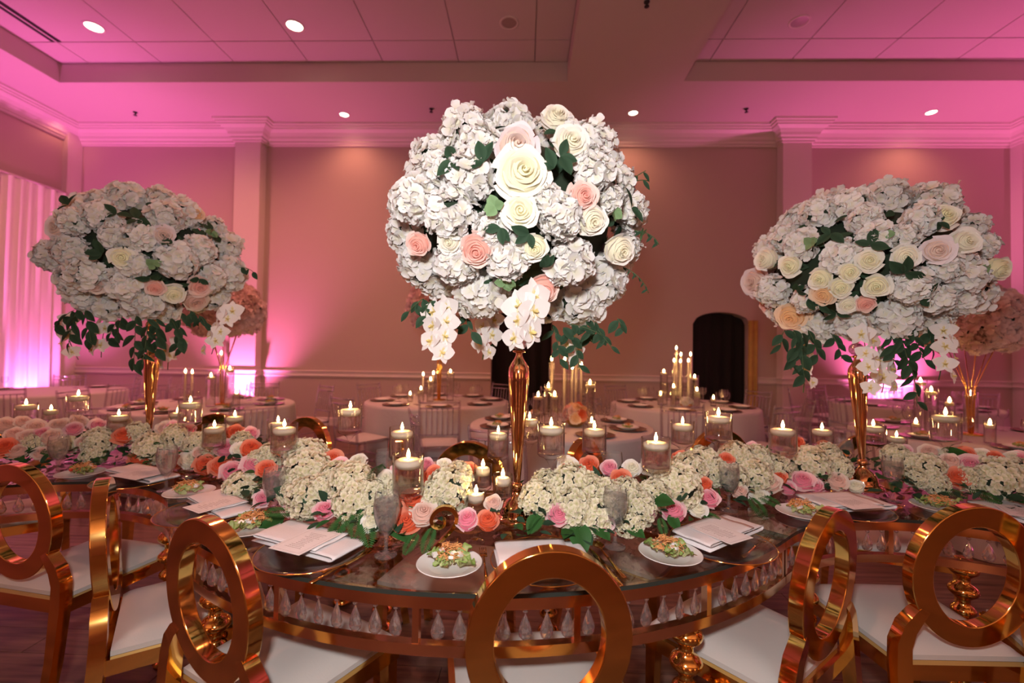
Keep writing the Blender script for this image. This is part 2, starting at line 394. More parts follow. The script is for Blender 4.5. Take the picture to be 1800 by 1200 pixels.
struct('trim_6', MB().box((XL - .01, 8.02, 0), (XL + .10, YB + .01, 5.5)).mesh('corner_pilaster', 'trim', False))

# sheer drapes along the left wall, hung from a rod
rod = thing('curtain_rod', 'thin pale rod carrying the sheer drapes on the left wall', 'curtain rod', (XL + .14, 0, 0))
part('pole', MB().tube([(0, 4.0, 4.16), (0, 8.0, 4.16)], 0.018).mesh('rod_pole', 'trim'), rod)
for yy in (4.1, 6.1, 7.95): part('bracket', MB().tube([(0, yy, 4.16), (-0.14, yy, 4.16)], 0.01).mesh('bracket', 'trim'), rod)
for i, (a, b, lb) in enumerate([(6.95, 7.97, 'sheer white drape lit magenta, hung nearest the back corner'), (5.75, 6.93, 'sheer white drape on the left wall, second from the back corner'), (4.3, 5.73, 'sheer white drape on the left wall, third from the back corner')]):
    me = drape_mesh(a, b, 0.02, 4.14, 0.045, 6, 'drape', 'sheer_drape')
    o = part('sheer_drape', me, None, (XL + .14, 0, 0), (0, 0, PI / 2)); o.location = (XL + .14, 0, 0)
    tag(o, lb, 'curtain', 'sheer drapes on the left wall')
o = part('ochre_drape', drape_mesh(0, 0.17, 0.02, 2.02, 0.02, 2, 'ochre', 'ochre_drape', 24), None, (3.99, YB - .06, 0))
tag(o, 'narrow ochre side curtain at right edge of the black arched doorway', 'curtain')

# recessed downlights, sprinklers, slot vent
def lens_mesh(r, on):
    return MB().lathe([(r * 0.98, -0.004), (r * 0.6, -0.008), (0.001, -0.009)], 20, cap=False).mesh('lens', 'lampon' if on else 'metal')
def trim_mesh(r): return MB().lathe([(r * 0.95, 0.0), (r, -0.012), (r * 1.22, -0.010), (r * 1.25, 0.0)], 24, cap=False).mesh('trim_ring', 'trim')
LAMPS = [(165, 47, ZT, .105, 1, 'lit round downlight at far left of the coffered ceiling'), (518, 45, ZT, .105, 1, 'lit round downlight, second from left in the coffered ceiling'),
         (895, 40, ZT, .105, 0, 'unlit round ceiling fixture above the central flower ball'), (1405, 38, ZT, .105, 0, 'unlit round ceiling fixture above the right flower ball'),
         (110, 203, ZC, .075, 1, 'small lit downlight by the left corner above the crown moulding'), (605, 201, ZC, .075, 1, 'small lit downlight in the soffit left of the central flowers'),
         (1113, 198, ZC, .075, 1, 'small lit downlight in the soffit right of the central flowers'), (1637, 197, ZC, .075, 1, 'small lit downlight in the soffit at the right')]
for px, py, z, r, on, lb in LAMPS:
    p = at_z(px, py, z)
    t = thing('recessed_downlight', lb, 'ceiling light', p, 0, 'recessed ceiling lights')
    part('trim_ring', trim_mesh(r), t); part('lens', lens_mesh(r, on), t)
    if on: spot('downlight_beam', (p.x, p.y, z - .05), (p.x, p.y, 0), 260 if z == ZT else 40, WARM, 150, 0.8, r)
for px, py, z in ((1400, -420, ZT), (300, -420, ZT), (850, -420, ZT)):   # the rest of the rows, over and behind the camera
    p = at_z(px, py, z)
    t = thing('recessed_downlight', 'lit round downlight overhead, the one at ' + {1400: 'the right', 300: 'the left', 850: 'the middle'}[px], 'ceiling light', p, 0, 'recessed ceiling lights')
    part('trim_ring', trim_mesh(.105), t); part('lens', lens_mesh(.105, 1), t)
    spot('downlight_beam', (p.x, p.y, z - .05), (p.x, p.y, 0), 170, WARM, 150, 0.8, .1)
spm = MB().lathe([(.035, 0), (.035, -.01), (.014, -.012), (.012, -.05), (.03, -.055), (.03, -.06), (.002, -.062)], 12).mesh('sprinkler_body', 'dark')
for px, py, z, lb in ((238, 197, ZC, 'small dark sprinkler head in the soffit near the left corner'), (758, 191, ZC, 'small dark sprinkler head in the soffit left of the flower top'), (1137, 3, ZC, 'small dark sprinkler head under the beam between the coffers'), (1312, 191, ZC, 'small dark sprinkler head in the soffit near the right pilaster')):
    t = thing('sprinkler', lb, 'sprinkler', at_z(px, py, z), 0, 'ceiling sprinklers'); part('sprinkler_head', spm, t)
a, b = at_z(-60, -34, ZT), at_z(97, 73, ZT)
t = thing('slot_vent', 'black double slot air vent in the ceiling at upper left', 'vent', ((a.x + b.x) / 2, b.y, ZT))
for dx in (-.045, .045):
    part('slot', MB().box((dx - .03, -3.0, -.006), (dx + .03, 0, 0)).mesh('slot', 'dark', False), t)
part('divider', MB().box((-.012, -3.0, -.008), (.012, 0, 0)).mesh('divider', 'trim', False), t)

# floor uplight fixtures, with cases for the added amber lamps too
ucan = MB().lathe([(.10, 0), (.10, .02), (.085, .03), (.085, .12), (.075, .125), (.07, .10)], 20, cap=False).mesh('can', 'dark')
ulens = MB().lathe([(.075, .115), (.001, .118)], 20, cap=False).mesh('lens', 'uplens')
UL = ['floor uplight glowing pink in front of the left pilaster', 'floor uplight glowing pink between the two right pilasters', 'floor uplight washing the sheer drapes magenta']
for i, (p, e, c, tt) in enumerate(UPLIGHTS):
    t = thing('floor_uplight', UL[i] if i < 3 else ['', '', '', 'pink floor uplight at the middle of the left wall', 'pink floor uplight at the left wall beside the viewer', 'pink floor uplight at the far part of the right wall', 'pink floor uplight at the right wall beside the viewer', 'added unseen amber floor lamp, left of the wall behind the viewer', 'added unseen amber floor lamp, middle of the wall behind the viewer', 'added unseen amber floor lamp, right of the wall behind the viewer'][i], 'uplight', (p[0], p[1], 0), 0, 'pink floor uplights')
    part('can', ucan, t); part('lens', ulens, t)

# ------------------------------------------------------------------ the serpentine head table
RI, RO, TT = 0.72, 1.605, 0.775
def pol(c, r, a, z=0.0): return Vector((c[0] + r * math.cos(a), c[1] + r * math.sin(a), z))
rad = math.radians
CA = (-0.168, 2.803); D2 = RI + RO
CB = (CA[0] + D2 * math.cos(rad(-141.5)), CA[1] + D2 * math.sin(rad(-141.5)))
CC = (CA[0] + D2 * math.cos(rad(-46.5)), CA[1] + D2 * math.sin(rad(-46.5)))
CD = (CB[0] + D2 * math.cos(rad(131)), CB[1] + D2 * math.sin(rad(131)))
SEGS = [(CA, -141.5, -46.5), (CB, 38.5, 131), (CC, 43.5, 133.5), (CD, -138, -49)]
def pendant_mesh():
    m = MB()
    m.lathe([(0.0005, 0.094), (.006, .099), (.0075, .104), (.006, .109), (.0005, .113)], 8)
    prof = [(.001, .094), (.005, .084), (.0105, .067), (.0165, .046), (.0195, .028), (.0165, .012), (.009, .003), (.001, 0.0)]
    n = 10; vs = []; fs = []
    for i, (r, z) in enumerate(prof):
        for k in range(n):
            a = 2 * PI * (k + (0.5 if i % 2 else 0)) / n; vs.append((r * math.cos(a), r * .55 * math.sin(a), z))
    for i in range(len(prof) - 1):
        for k in range(n):
            k2 = (k + 1) % n
            if i % 2: fs += [(i * n + k, i * n + k2, (i + 1) * n + k2), (i * n + k, (i + 1) * n + k2, (i + 1) * n + k)]
            else: fs += [(i * n + k, i * n + k2, (i + 1) * n + k), (i * n + k2, (i + 1) * n + k2, (i + 1) * n + k)]
    m.add(vs, fs)
    return m.mesh('crystal_pendant', 'crystal', False)
PEND = pendant_mesh()
def leg_mesh(top):
    prof = [(.05, 0), (.055, .012), (.035, .03)]; z = .03; k = 0
    sizes = [.05, .05, .042, .05, .042, .05, .05]; s = (top - .03) / sum(2 * v for v in sizes)
    for r in sizes:
        h = 2 * r * s
        for j in range(1, 8):
            t = j / 8; prof.append((max(.022, r * math.sin(PI * t)), z + h * t))
        z += h
    prof.append((.03, top))
    return MB().lathe(prof, 24).mesh('leg', 'gold')
LEG = leg_mesh(0.60)
def arc_bar(m, c, r, a0, a1, z0, z1, hw, n):
    pts = []; ups = []; sd = []
    for i in range(n + 1):
        a = a0 + (a1 - a0) * i / n; pts.append(pol((0, 0), r, a, (z0 + z1) / 2)); ups.append((0, 0, 1)); sd.append((math.cos(a), math.sin(a), 0))
    m.rect_sweep(pts, ups, sd, hw, (z1 - z0) / 2)
def serpentine(c, a0, a1, label, cry, legs, div):
    a0, a1 = rad(a0) + .002, rad(a1) - .002
    t = thing('serpentine_table', label, 'table', (c[0], c[1], 0), 0, 'serpentine head table sections')
    n = 40; g = MB()
    for z, flip in ((TT, 0), (TT - .012, 1)):
        vs = [pol((0, 0), r, a0 + (a1 - a0) * i / n, z) for i in range(n + 1) for r in (RI, RO)]
        fs = [(2 * i, 2 * i + 1, 2 * i + 3, 2 * i + 2) for i in range(n)]
        g.add(vs, [f[::-1] for f in fs] if flip else fs, mi=0)
    for r in (RI, RO):
        vs = [pol((0, 0), r, a0 + (a1 - a0) * i / n, z) for i in range(n + 1) for z in (TT - .012, TT)]
        g.add(vs, [(2 * i, 2 * i + 1, 2 * i + 3, 2 * i + 2) for i in range(n)], mi=1)
    for a in (a0, a1):
        g.add([pol((0, 0), r, a, z) for r in (RI, RO) for z in (TT - .012, TT)], [(0, 1, 3, 2)], mi=1)
    part('glass_top', g.mesh('glass_top', ['tableglass', 'glassedge'], False), t)
    for nm, z0, z1 in (('upper_rail', .727, .7615), ('lower_rail', .603, .633)):
        m = MB(); arc_bar(m, c, RO - .022, a0, a1, z0, z1, .013, n); arc_bar(m, c, RI + .022, a0, a1, z0, z1, .013, n)
        for a in (a0 + .013, a1 - .013):
            u = Vector((math.cos(a), math.sin(a), 0)); v = Vector((-u.y, u.x, 0))
            m.rect_sweep([pol((0, 0), RI + .036, a, (z0 + z1) / 2), pol((0, 0), RO - .036, a, (z0 + z1) / 2)], [(0, 0, 1)] * 2, [v] * 2, .013, (z1 - z0) / 2)
        part(nm, m.mesh(nm, 'rose_gold', True, 30), t)
    dm = MB().box((-.009, -.011, .6335), (.009, .011, .7265)).mesh('rail_post', 'rose_gold', False)
    for r in (RO - .022, RI + .022):
        k = div if r > 1 else max(1, div // 2)
        for i in range(k + 1):
            a = a0 + .012 + (a1 - a0 - .024) * i / k; part('rail_post', dm, t, pol((0, 0), r, a), (0, 0, a + PI / 2))
    for r, a in legs: part('leg', LEG, t, pol((0, 0), r, rad(a)))
    for r in cry:
        num = int(r * (a1 - a0) / .058)
        for i in range(num):
            a = a0 + (a1 - a0) * (i + .5) / num
            if min(abs(((i + .5) / num * div) - round((i + .5) / num * div)), 1) < .06 * div / 6: continue
            part('crystal_pendant', PEND, t, pol((0, 0), r, a, .6405), (rnd.uniform(-.03, .03), 0, a + PI / 2 + rnd.uniform(-.4, .4)), (1.0, 1.0, .758))
    return t
serpentine(CA, *SEGS[0][1:], 'glass topped gold serpentine table section bulging toward the viewer, number 2 on it', [RO - .022], [(RO - .07, -124.5), (RO - .07, -64), (RI + .06, -130), (RI + .06, -68)], 6)
serpentine(CB, *SEGS[1][1:], 'glass topped gold serpentine table section curving inward at the left, under left vase', [RI + .022], [(RI + .06, 58), (RI + .06, 124), (RO - .06, 50), (RO - .06, 112)], 4)
serpentine(CC, *SEGS[2][1:], 'glass topped gold serpentine table section curving inward at the right, under right vase', [RI + .022], [(RI + .15, 66), (RI + .06, 115), (RO - .06, 50), (RO - .06, 127)], 4)
serpentine(CD, *SEGS[3][1:], 'glass topped gold serpentine table section running out of frame at far left', [], [(RO - .06, -130), (RO - .06, -56), (RI + .06, -130), (RI + .06, -56)], 4)

# ------------------------------------------------------------------ gold round-back chairs
def ring_chair(label, loc, face, group):
    rz = math.atan2(-face[0], face[1])
    if ring_chair.proto:
        t = copy_tree(ring_chair.proto); t.location = (*loc, 0); t.rotation_euler = (0, 0, rz); t['label'] = label; t['group'] = group; return t
    t = thing('ring_back_chair', label, 'chair', (*loc, 0), rz, group)
    # back ring: flat oval hoop, leaning back a little
    N = 64; lean = rad(4); m = MB(); vs = []; fs = []
    prof = [(0.0, -.021), (0.0, .021), (.066, .021), (.066, -.021)]
    for i in range(N):
        a = 2 * PI * i / N
        for dr, dy in prof:
            x = (.200 - dr) * math.cos(a); z = (.226 - dr) * math.sin(a)
            vs.append((x, dy - z * math.sin(lean), .722 + z * math.cos(lean)))
    for i in range(N):
        j = (i + 1) % N
        for k in range(4):
            k2 = (k + 1) % 4; fs.append((i * 4 + k, i * 4 + k2, j * 4 + k2, j * 4 + k))
    m.add(vs, fs)
    me = m.mesh('back_ring', 'gold', True, 40)
    part('back_ring', me, t)
    bev = t.children[0].modifiers.new('bevel', 'BEVEL'); bev.width = .003; bev.segments = 2; bev.limit_method = 'ANGLE'
    # seat cushion
    def cush(u, v):
        x = (u - .5) * 2; yv = v
        wd = .205 + .028 * yv; ed = max(abs(x), abs(2 * v - 1)); z = .446 + .040 * (1 - ed ** 5)
        return (x * wd, .035 + .43 * yv + .015 * (1 - x * x) * yv, z)
    m = MB(); m.grid(cush, 20, 20)
    rim = [cush(0, j / 20) for j in range(21)] + [cush(i / 20, 1) for i in range(1, 21)] + [cush(1, 1 - j / 20) for j in range(1, 21)] + [cush(1 - i / 20, 0) for i in range(1, 20)]
    k = len(rim); m.add(rim + [(x, yy, .43) for x, yy, z in rim], [(i, i + k, (i + 1) % k + k, (i + 1) % k) for i in range(k)])
    part('seat_cushion', m.mesh('seat_cushion', 'seat', True, 75), t)
    m = MB(); w0, w1 = .21, .238
    c4 = [(-w0, .025), (-w1, .47), (w1, .47), (w0, .025)]
    for (xa, ya), (xb, yb) in zip(c4, c4[1:] + c4[:1]):
        d = Vector((xb - xa, yb - ya, 0)).normalized(); s = Vector((-d.y, d.x, 0))
        m.rect_sweep([(xa, ya, .405), (xb, yb, .405)], [(0, 0, 1)] * 2, [s] * 2, .014, .0245)
    part('seat_frame', m.mesh('seat_frame', 'gold', False), t)
    for sx in (-1, 1):
        # rear leg rises past the seat and curls in to carry the ring
        pts = [(sx * .225, -.05, 0), (sx * .222, -.012, .22), (sx * .222, .004, .42), (sx * .218, .008, .50), (sx * .200, .006, .555), (sx * .170, .004, .595), (sx * .148, .006, .615)]
        tang = [Vector(b) - Vector(a) for a, b in zip(pts, pts[1:] + [(2 * pts[-1][0] - pts[-2][0], pts[-1][1], 2 * pts[-1][2] - pts[-2][2])])]
        ups = [Vector((0, 1, 0))] * len(pts); sd = [Vector((tt.z, 0, -tt.x)).normalized() for tt in tang]
        m = MB().rect_sweep(pts, ups, sd, [.017, .020, .024, .024, .022, .018, .014], [.017, .019, .021, .021, .021, .020, .019])
        part('rear_leg', m.mesh('rear_leg', 'gold', True, 40), t)
        m = MB().rect_sweep([(sx * .222, .465, 0), (sx * .218, .452, .42)], [(0, 1, 0)] * 2, [(1, 0, 0)] * 2, [.013, .021], [.013, .021])
        part('front_leg', m.mesh('front_leg', 'gold', False), t)
    ring_chair.proto = t
    return t
ring_chair.proto = None
def tow(p, c, s=1): return ((c[0] - p[0]) * s, (c[1] - p[1]) * s)
g1, g2 = 'gold ring-back chairs on the near side', 'gold ring-back chairs on the far side'
ring_chair('gold ring-back chair with white seat, nearest the viewer at bottom centre', (.068, 1.105), tow((.068, 1.105), CA), g1)
ring_chair('gold ring-back chair with white seat, tilted oval left of the centre chair', (-.845, 1.235), (.62, 1.2), g1)
ring_chair('gold ring-back chair seen edge on, second from the left frame edge', (-1.445, 1.56), (.80, .62), g1)
ring_chair('gold ring-back chair at the left frame edge in the table hollow', (-1.965, 1.735), (.18, 1), g1)
ring_chair('gold ring-back chair seen nearly edge on, right of the centre chair', (.925, 1.43), (-.62, .80), g1)
ring_chair('gold ring-back chair with open round back at the right frame edge', (1.425, 1.50), (-.02, 1), g1)
ring_chair('white seated gold chair mostly outside the frame at lower right', (1.80, 1.30), (.42, .9), g1)
def inner(p, c, lb): ring_chair(lb, p, tow(p, c, -1), g2)
def outer(px_p, c, lb, r=1.76):
    v = Vector((px_p[0] - c[0], px_p[1] - c[1])).normalized() * r
    p = (c[0] + v.x, c[1] + v.y); ring_chair(lb, p, tow(p, c), g2)
inner((-.275, 2.31), CA, 'gold ring-back chair across the table, just left of the central vase')
inner((.33, 2.45), CA, 'gold ring-back chair across the table, just right of the central vase')
inner((-.73, 2.56), CA, 'gold ring-back chair across the table behind the candle left of centre')
outer((1.22, 2.87), CC, 'gold ring-back chair across the table in front of the black arched doorway')
outer((-1.49, 2.95), CB, 'gold ring-back chair across the table behind the left pair of candles')
outer((-2.12, 2.9), CB, 'gold ring-back chair across the table directly behind the left vase')
outer((2.03, 2.7), CC, 'gold ring-back chair across the table directly behind the right vase')
outer((-3.0, 2.6), CB, 'gold ring-back chair across the table at the left frame edge')

# ------------------------------------------------------------------ tall gold flower stands
def vase(label, x, y, tilt=(0, 0), zb=TT, group='tall gold flower stands'):
    t = thing('flower_stand', label, 'vase', (x, y, zb)); t['group'] = group; t.rotation_euler = (tilt[1], tilt[0], 0)
    part('crystal_plinth', MB().lathe([(.088, 0.0), (.090, .006), (.082, .02), (.08, .028)], 32).mesh('crystal_plinth', 'glass', True, 30), t)
    part('foot', MB().lathe([(.077, .028), (.079, .034), (.076, .041), (.064, .045), (.060, .050), (.0585, .060), (.055, .072), (.048, .086), (.038, .099), (.026, .111), (.017, .120), (.015, .13)], 40).mesh('foot', 'vase_gold', True, 45), t)
    part('knop', MB().lathe([(.012, .13), (.018, .135), (.021, .145), (.018, .155), (.011, .16)], 24).mesh('knop', 'vase_gold'), t)
    part('body', MB().lathe([(.010, .16), (.012, .17), (.014, .19), (.019, .26), (.026, .36), (.033, .46), (.0375, .53), (.0385, .555), (.036, .575), (.028, .592), (.018, .607), (.012, .62), (.0115, .628), (.023, .632), (.0235, .637), (.012, .64)], 40).mesh('body', 'vase_gold', True, 50), t)
    part('crystal_ball', MB().lathe([(.006, .64), (.02, .645), (.029, .657), (.031, .669), (.028, .682), (.018, .693), (.006, .697)], 24).mesh('crystal_ball', 'crystal'), t)
    part('gold_ball', MB().lathe([(.012, .697), (.014, .715), (.025, .722), (.033, .737), (.034, .75), (.030, .765), (.018, .778), (.011, .79)], 32).mesh('gold_ball', 'vase_gold'), t)
    part('upper_stem', MB().lathe([(.011, .79), (.011, .86), (.02, .885), (.05, .90), (.095, .915), (.10, .92)], 32, cap=False).mesh('upper_stem', 'vase_gold'), t)
    return t
VC, VL, VR = (-.02, 1.66), (-2.085, 2.49), (1.575, 2.16)
vase('tall slim gold flower stand in the middle, beside the number 2', *VC)
vase('tall slim gold flower stand under the left flower ball', *VL)
vase('tall slim gold flower stand under the right flower ball', *VR, tilt=(-.05, 0))

# ------------------------------------------------------------------ flowers: meshes
def petal_pts(m, o, q, L, W, cup, rr, t0, t1, ruff=.08, sweep=0.0):
    """one petal: rounded fan from o, in frame q (x = along the petal, z = outward)"""
    rows = [(0.0, .0), (.36, .33), (.70, .47), (.92, .36), (1.0, .14)]
    vs = [o]; tn = [t0]
    for u, wd in rows[1:]:
        for s in (-1, 0, 1):
            z = cup * u * u + (ruff * rr.uniform(-1, 1) if u > .5 else 0) * L + (0.06 * L if s else 0) * u
            vs.append(o + q @ Vector((u * L * (1 - .06 * abs(s)), s * wd * W, z))); tn.append(t0 + (t1 - t0) * min(1, u * 1.25))
    fs = [(0, 1, 2), (0, 2, 3)]
    for r_ in (0, 1, 2):
        b = 1 + 3 * r_
        fs += [(b, b + 3, b + 4, b + 1), (b + 1, b + 4, b + 5, b + 2)]
    m.add(vs, fs, tn)
def hydrangea(n, L, seed, mats, zmin=-.55, cup=.10, rag=.12, w=1.0, ruff=.10):
    rr = random.Random(seed); m = MB(); ga = PI * (3 - math.sqrt(5))
    m.lathe([(.02, -.70)] + [(.74 * math.sin(PI * t), -.74 * math.cos(PI * t)) for t in (.2, .35, .5, .65, .8)] + [(.02, .74)], 10, mi=1, tone=0)  # dark inner sphere, coloured so gaps between florets look shaded
    for i in range(n):
        z = 1 - (1 - zmin) * (i + .5) / n; r = math.sqrt(max(0, 1 - z * z)); a = i * ga + rr.uniform(-.25, .25)
        d = Vector((r * math.cos(a), r * math.sin(a), z)); d = (d + Vector((rr.uniform(-.1, .1), rr.uniform(-.1, .1), rr.uniform(-.1, .1)))).normalized()
        p = d * (1 - L * .35 + rr.uniform(-rag, rag * .6))
        tl = (d + Vector((rr.uniform(-1, 1), rr.uniform(-1, 1), rr.uniform(-1, 1))) * .45).normalized()
        q = facing(tl, rr.uniform(0, 2 * PI))
        for k in range(4):
            qq = q @ Quaternion((0, 0, 1), k * PI / 2 + rr.uniform(-.15, .15)) @ Quaternion((0, 1, 0), rr.uniform(-.45, .15))
            petal_pts(m, p, qq, L * rr.uniform(.85, 1.15), L * w * rr.uniform(.9, 1.15), cup * L * rr.uniform(-.5, 2), rr, .0, 1.0, ruff=ruff)
    return m.mesh('hydrangea_head', mats)
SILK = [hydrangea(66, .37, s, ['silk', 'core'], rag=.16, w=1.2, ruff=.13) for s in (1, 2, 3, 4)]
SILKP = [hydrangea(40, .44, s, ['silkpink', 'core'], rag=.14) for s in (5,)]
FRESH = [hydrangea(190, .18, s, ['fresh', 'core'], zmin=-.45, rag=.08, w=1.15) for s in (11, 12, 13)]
def rose_mesh(seed, mat, openness=1.0):
    """spiral of overlapping petals; the heart is tight, outer petals open and curl back"""
    rr = random.Random(seed); m = MB(); N = 24
    def top(r): return .62 - .62 * r ** 2.2
    m.lathe([(.86, -.50), (.80, -.28)] + [(.78 * (1 - k / 7), top(.78 * (1 - k / 7)) - .16 - .05 * k / 7) for k in range(8)][:-1] + [(.01, top(0) - .2)], 16, tone=0.0, cap=False)
    ang = rr.uniform(0, 6.28)
    for i in range(N):
        f = i / (N - 1); r0 = .05 + .83 * f ** .85; ang += 2.4 if f > .25 else 1.9; ang += rr.uniform(-.2, .2)
        half = (1.6 if f < .25 else 1.05 if f < .6 else .78) * rr.uniform(.9, 1.1); zt = top(r0) + rr.uniform(-.06, .05) + (.05 if f < .3 else 0); H = .38 + .40 * f
        fl = (.03 + .27 * f ** 2) * openness * rr.uniform(.8, 1.25); lead = .13 * (1 - .4 * f) * (1 if f < .3 else rr.choice((1, .8, -.9, -.5)))
        def fn(u, v):
            s_ = 2 * u - 1; th = ang + s_ * half; e = abs(s_) ** 2.5
            r = r0 * (.72 + .28 * v ** .7) + lead * s_ * .5 + fl * v ** 3 + .05 * f * math.sin(4 * s_ + i) * v ** 2 + .07 * f * max(0, 1 - abs(s_) * 2.2) * v ** 4
            z = zt - H * (1 - v) - .16 * e * v * (.4 + f) - fl * .75 * max(0, v - .55) ** 2 * 4
            return (r * math.cos(th), r * math.sin(th), z)
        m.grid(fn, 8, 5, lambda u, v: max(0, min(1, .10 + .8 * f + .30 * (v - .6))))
    m.lathe([(.03, -.66), (.30, -.56), (.50, -.40), (.40, -.2)], 10, cap=False, mi=1)
    return m.mesh('rose', [mat, 'stem'])
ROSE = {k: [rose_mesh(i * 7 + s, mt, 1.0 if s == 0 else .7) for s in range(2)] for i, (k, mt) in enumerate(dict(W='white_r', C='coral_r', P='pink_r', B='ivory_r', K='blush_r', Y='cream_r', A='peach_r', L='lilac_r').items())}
def orchid_mesh(seed):
    rr = random.Random(seed); m = MB(); o = Vector((0, 0, 0))
    def pet(ang, L, W, cup, tilt):
        q = Quaternion((0, 0, 1), ang) @ Quaternion((0, 1, 0), -tilt)
        def fn(u, v):
            s = 2 * v - 1; wd = W * math.sin(PI * min(1, .08 + .92 * u) ** .75) ** .8 if u < 1 else 0
            return q @ Vector((u * L, s * wd * .5, cup * u * u * L + .10 * L * s * s * (1 - u)))
        m.grid(fn, 6, 4, lambda u, v: min(1, u * 6.0))
    for ang, L, W, cup, tl in ((0.25, 1.0, 1.05, -.05, .12), (PI - .25, 1.0, 1.05, -.05, .12), (PI / 2, .95, .62, -.1, .05), (-PI / 2 + .65, .92, .6, -.1, .0), (-PI / 2 - .65, .92, .6, -.1, .0)):
        pet(ang, L, W, cup, tl + rr.uniform(-.1, .1))
    for ang in (-PI / 2, -PI / 2 + .9, -PI / 2 - .9):
        q = Quaternion((0, 0, 1), ang) @ Quaternion((0, 1, 0), -.9)
        m.grid(lambda u, v: q @ Vector((u * .34, (v - .5) * .22 * math.sin(PI * (.15 + .8 * u)), .1 * u)), 3, 2, lambda u, v: .15)
    return m.mesh('orchid_bloom', 'orchid')
ORCH = [orchid_mesh(s) for s in (1, 2)]
def leaf_mesh(mat, wd, fold=.12, bend=.18, name='leaf', tip=.9):
    m = MB()
    def fn(u, v):
        s = 2 * v - 1; ww = wd * math.sin(PI * (u ** tip)) ** .85 if 0 < u < 1 else 0
        return (u, s * ww * .5, fold * abs(s) * ww - bend * u * u)
    m.grid(fn, 7, 4, lambda u, v: .3 + .7 * abs(2 * v - 1)); return m.mesh(name, mat)
LEAF = leaf_mesh('leaf', .55); LEAFN = leaf_mesh('leaf', .36, bend=.3); EUCA = leaf_mesh('euca', .98, .05, .08, 'eucalyptus_leaf', .75); BROAD = leaf_mesh('fern', .75, .1, .25, 'broad_leaf', .8)
def fern_mesh():
    m = MB(); N = 17
    pts = [(i / N, 0, .12 * math.sin(2.2 * i / N) - .1 * (i / N) ** 2) for i in range(N + 1)]
    m.tube(pts, [.012 * (1 - .8 * i / N) for i in range(N + 1)], 5, tone=.2)
    for i in range(1, N):
        for s in (-1, 1):
            x, _, z = pts[i]; L = .30 * math.sin(PI * (.18 + .80 * i / N)) + .03
            d = Vector((.55, s * .83, -.10)).normalized(); p = Vector((x, 0, z)); q = Vector((d.y * -s, d.x * s, 0)) * .026
            m.add([p, p + d * L * .4 + q * .9, p + d * L * .4 - q * .9, p + d * L * .75 + q * .6, p + d * L * .75 - q * .6, p + d * L], [(0, 2, 1), (1, 2, 4, 3), (3, 4, 5)], .8)
    return m.mesh('fern_frond', 'fern')
FERN = fern_mesh()

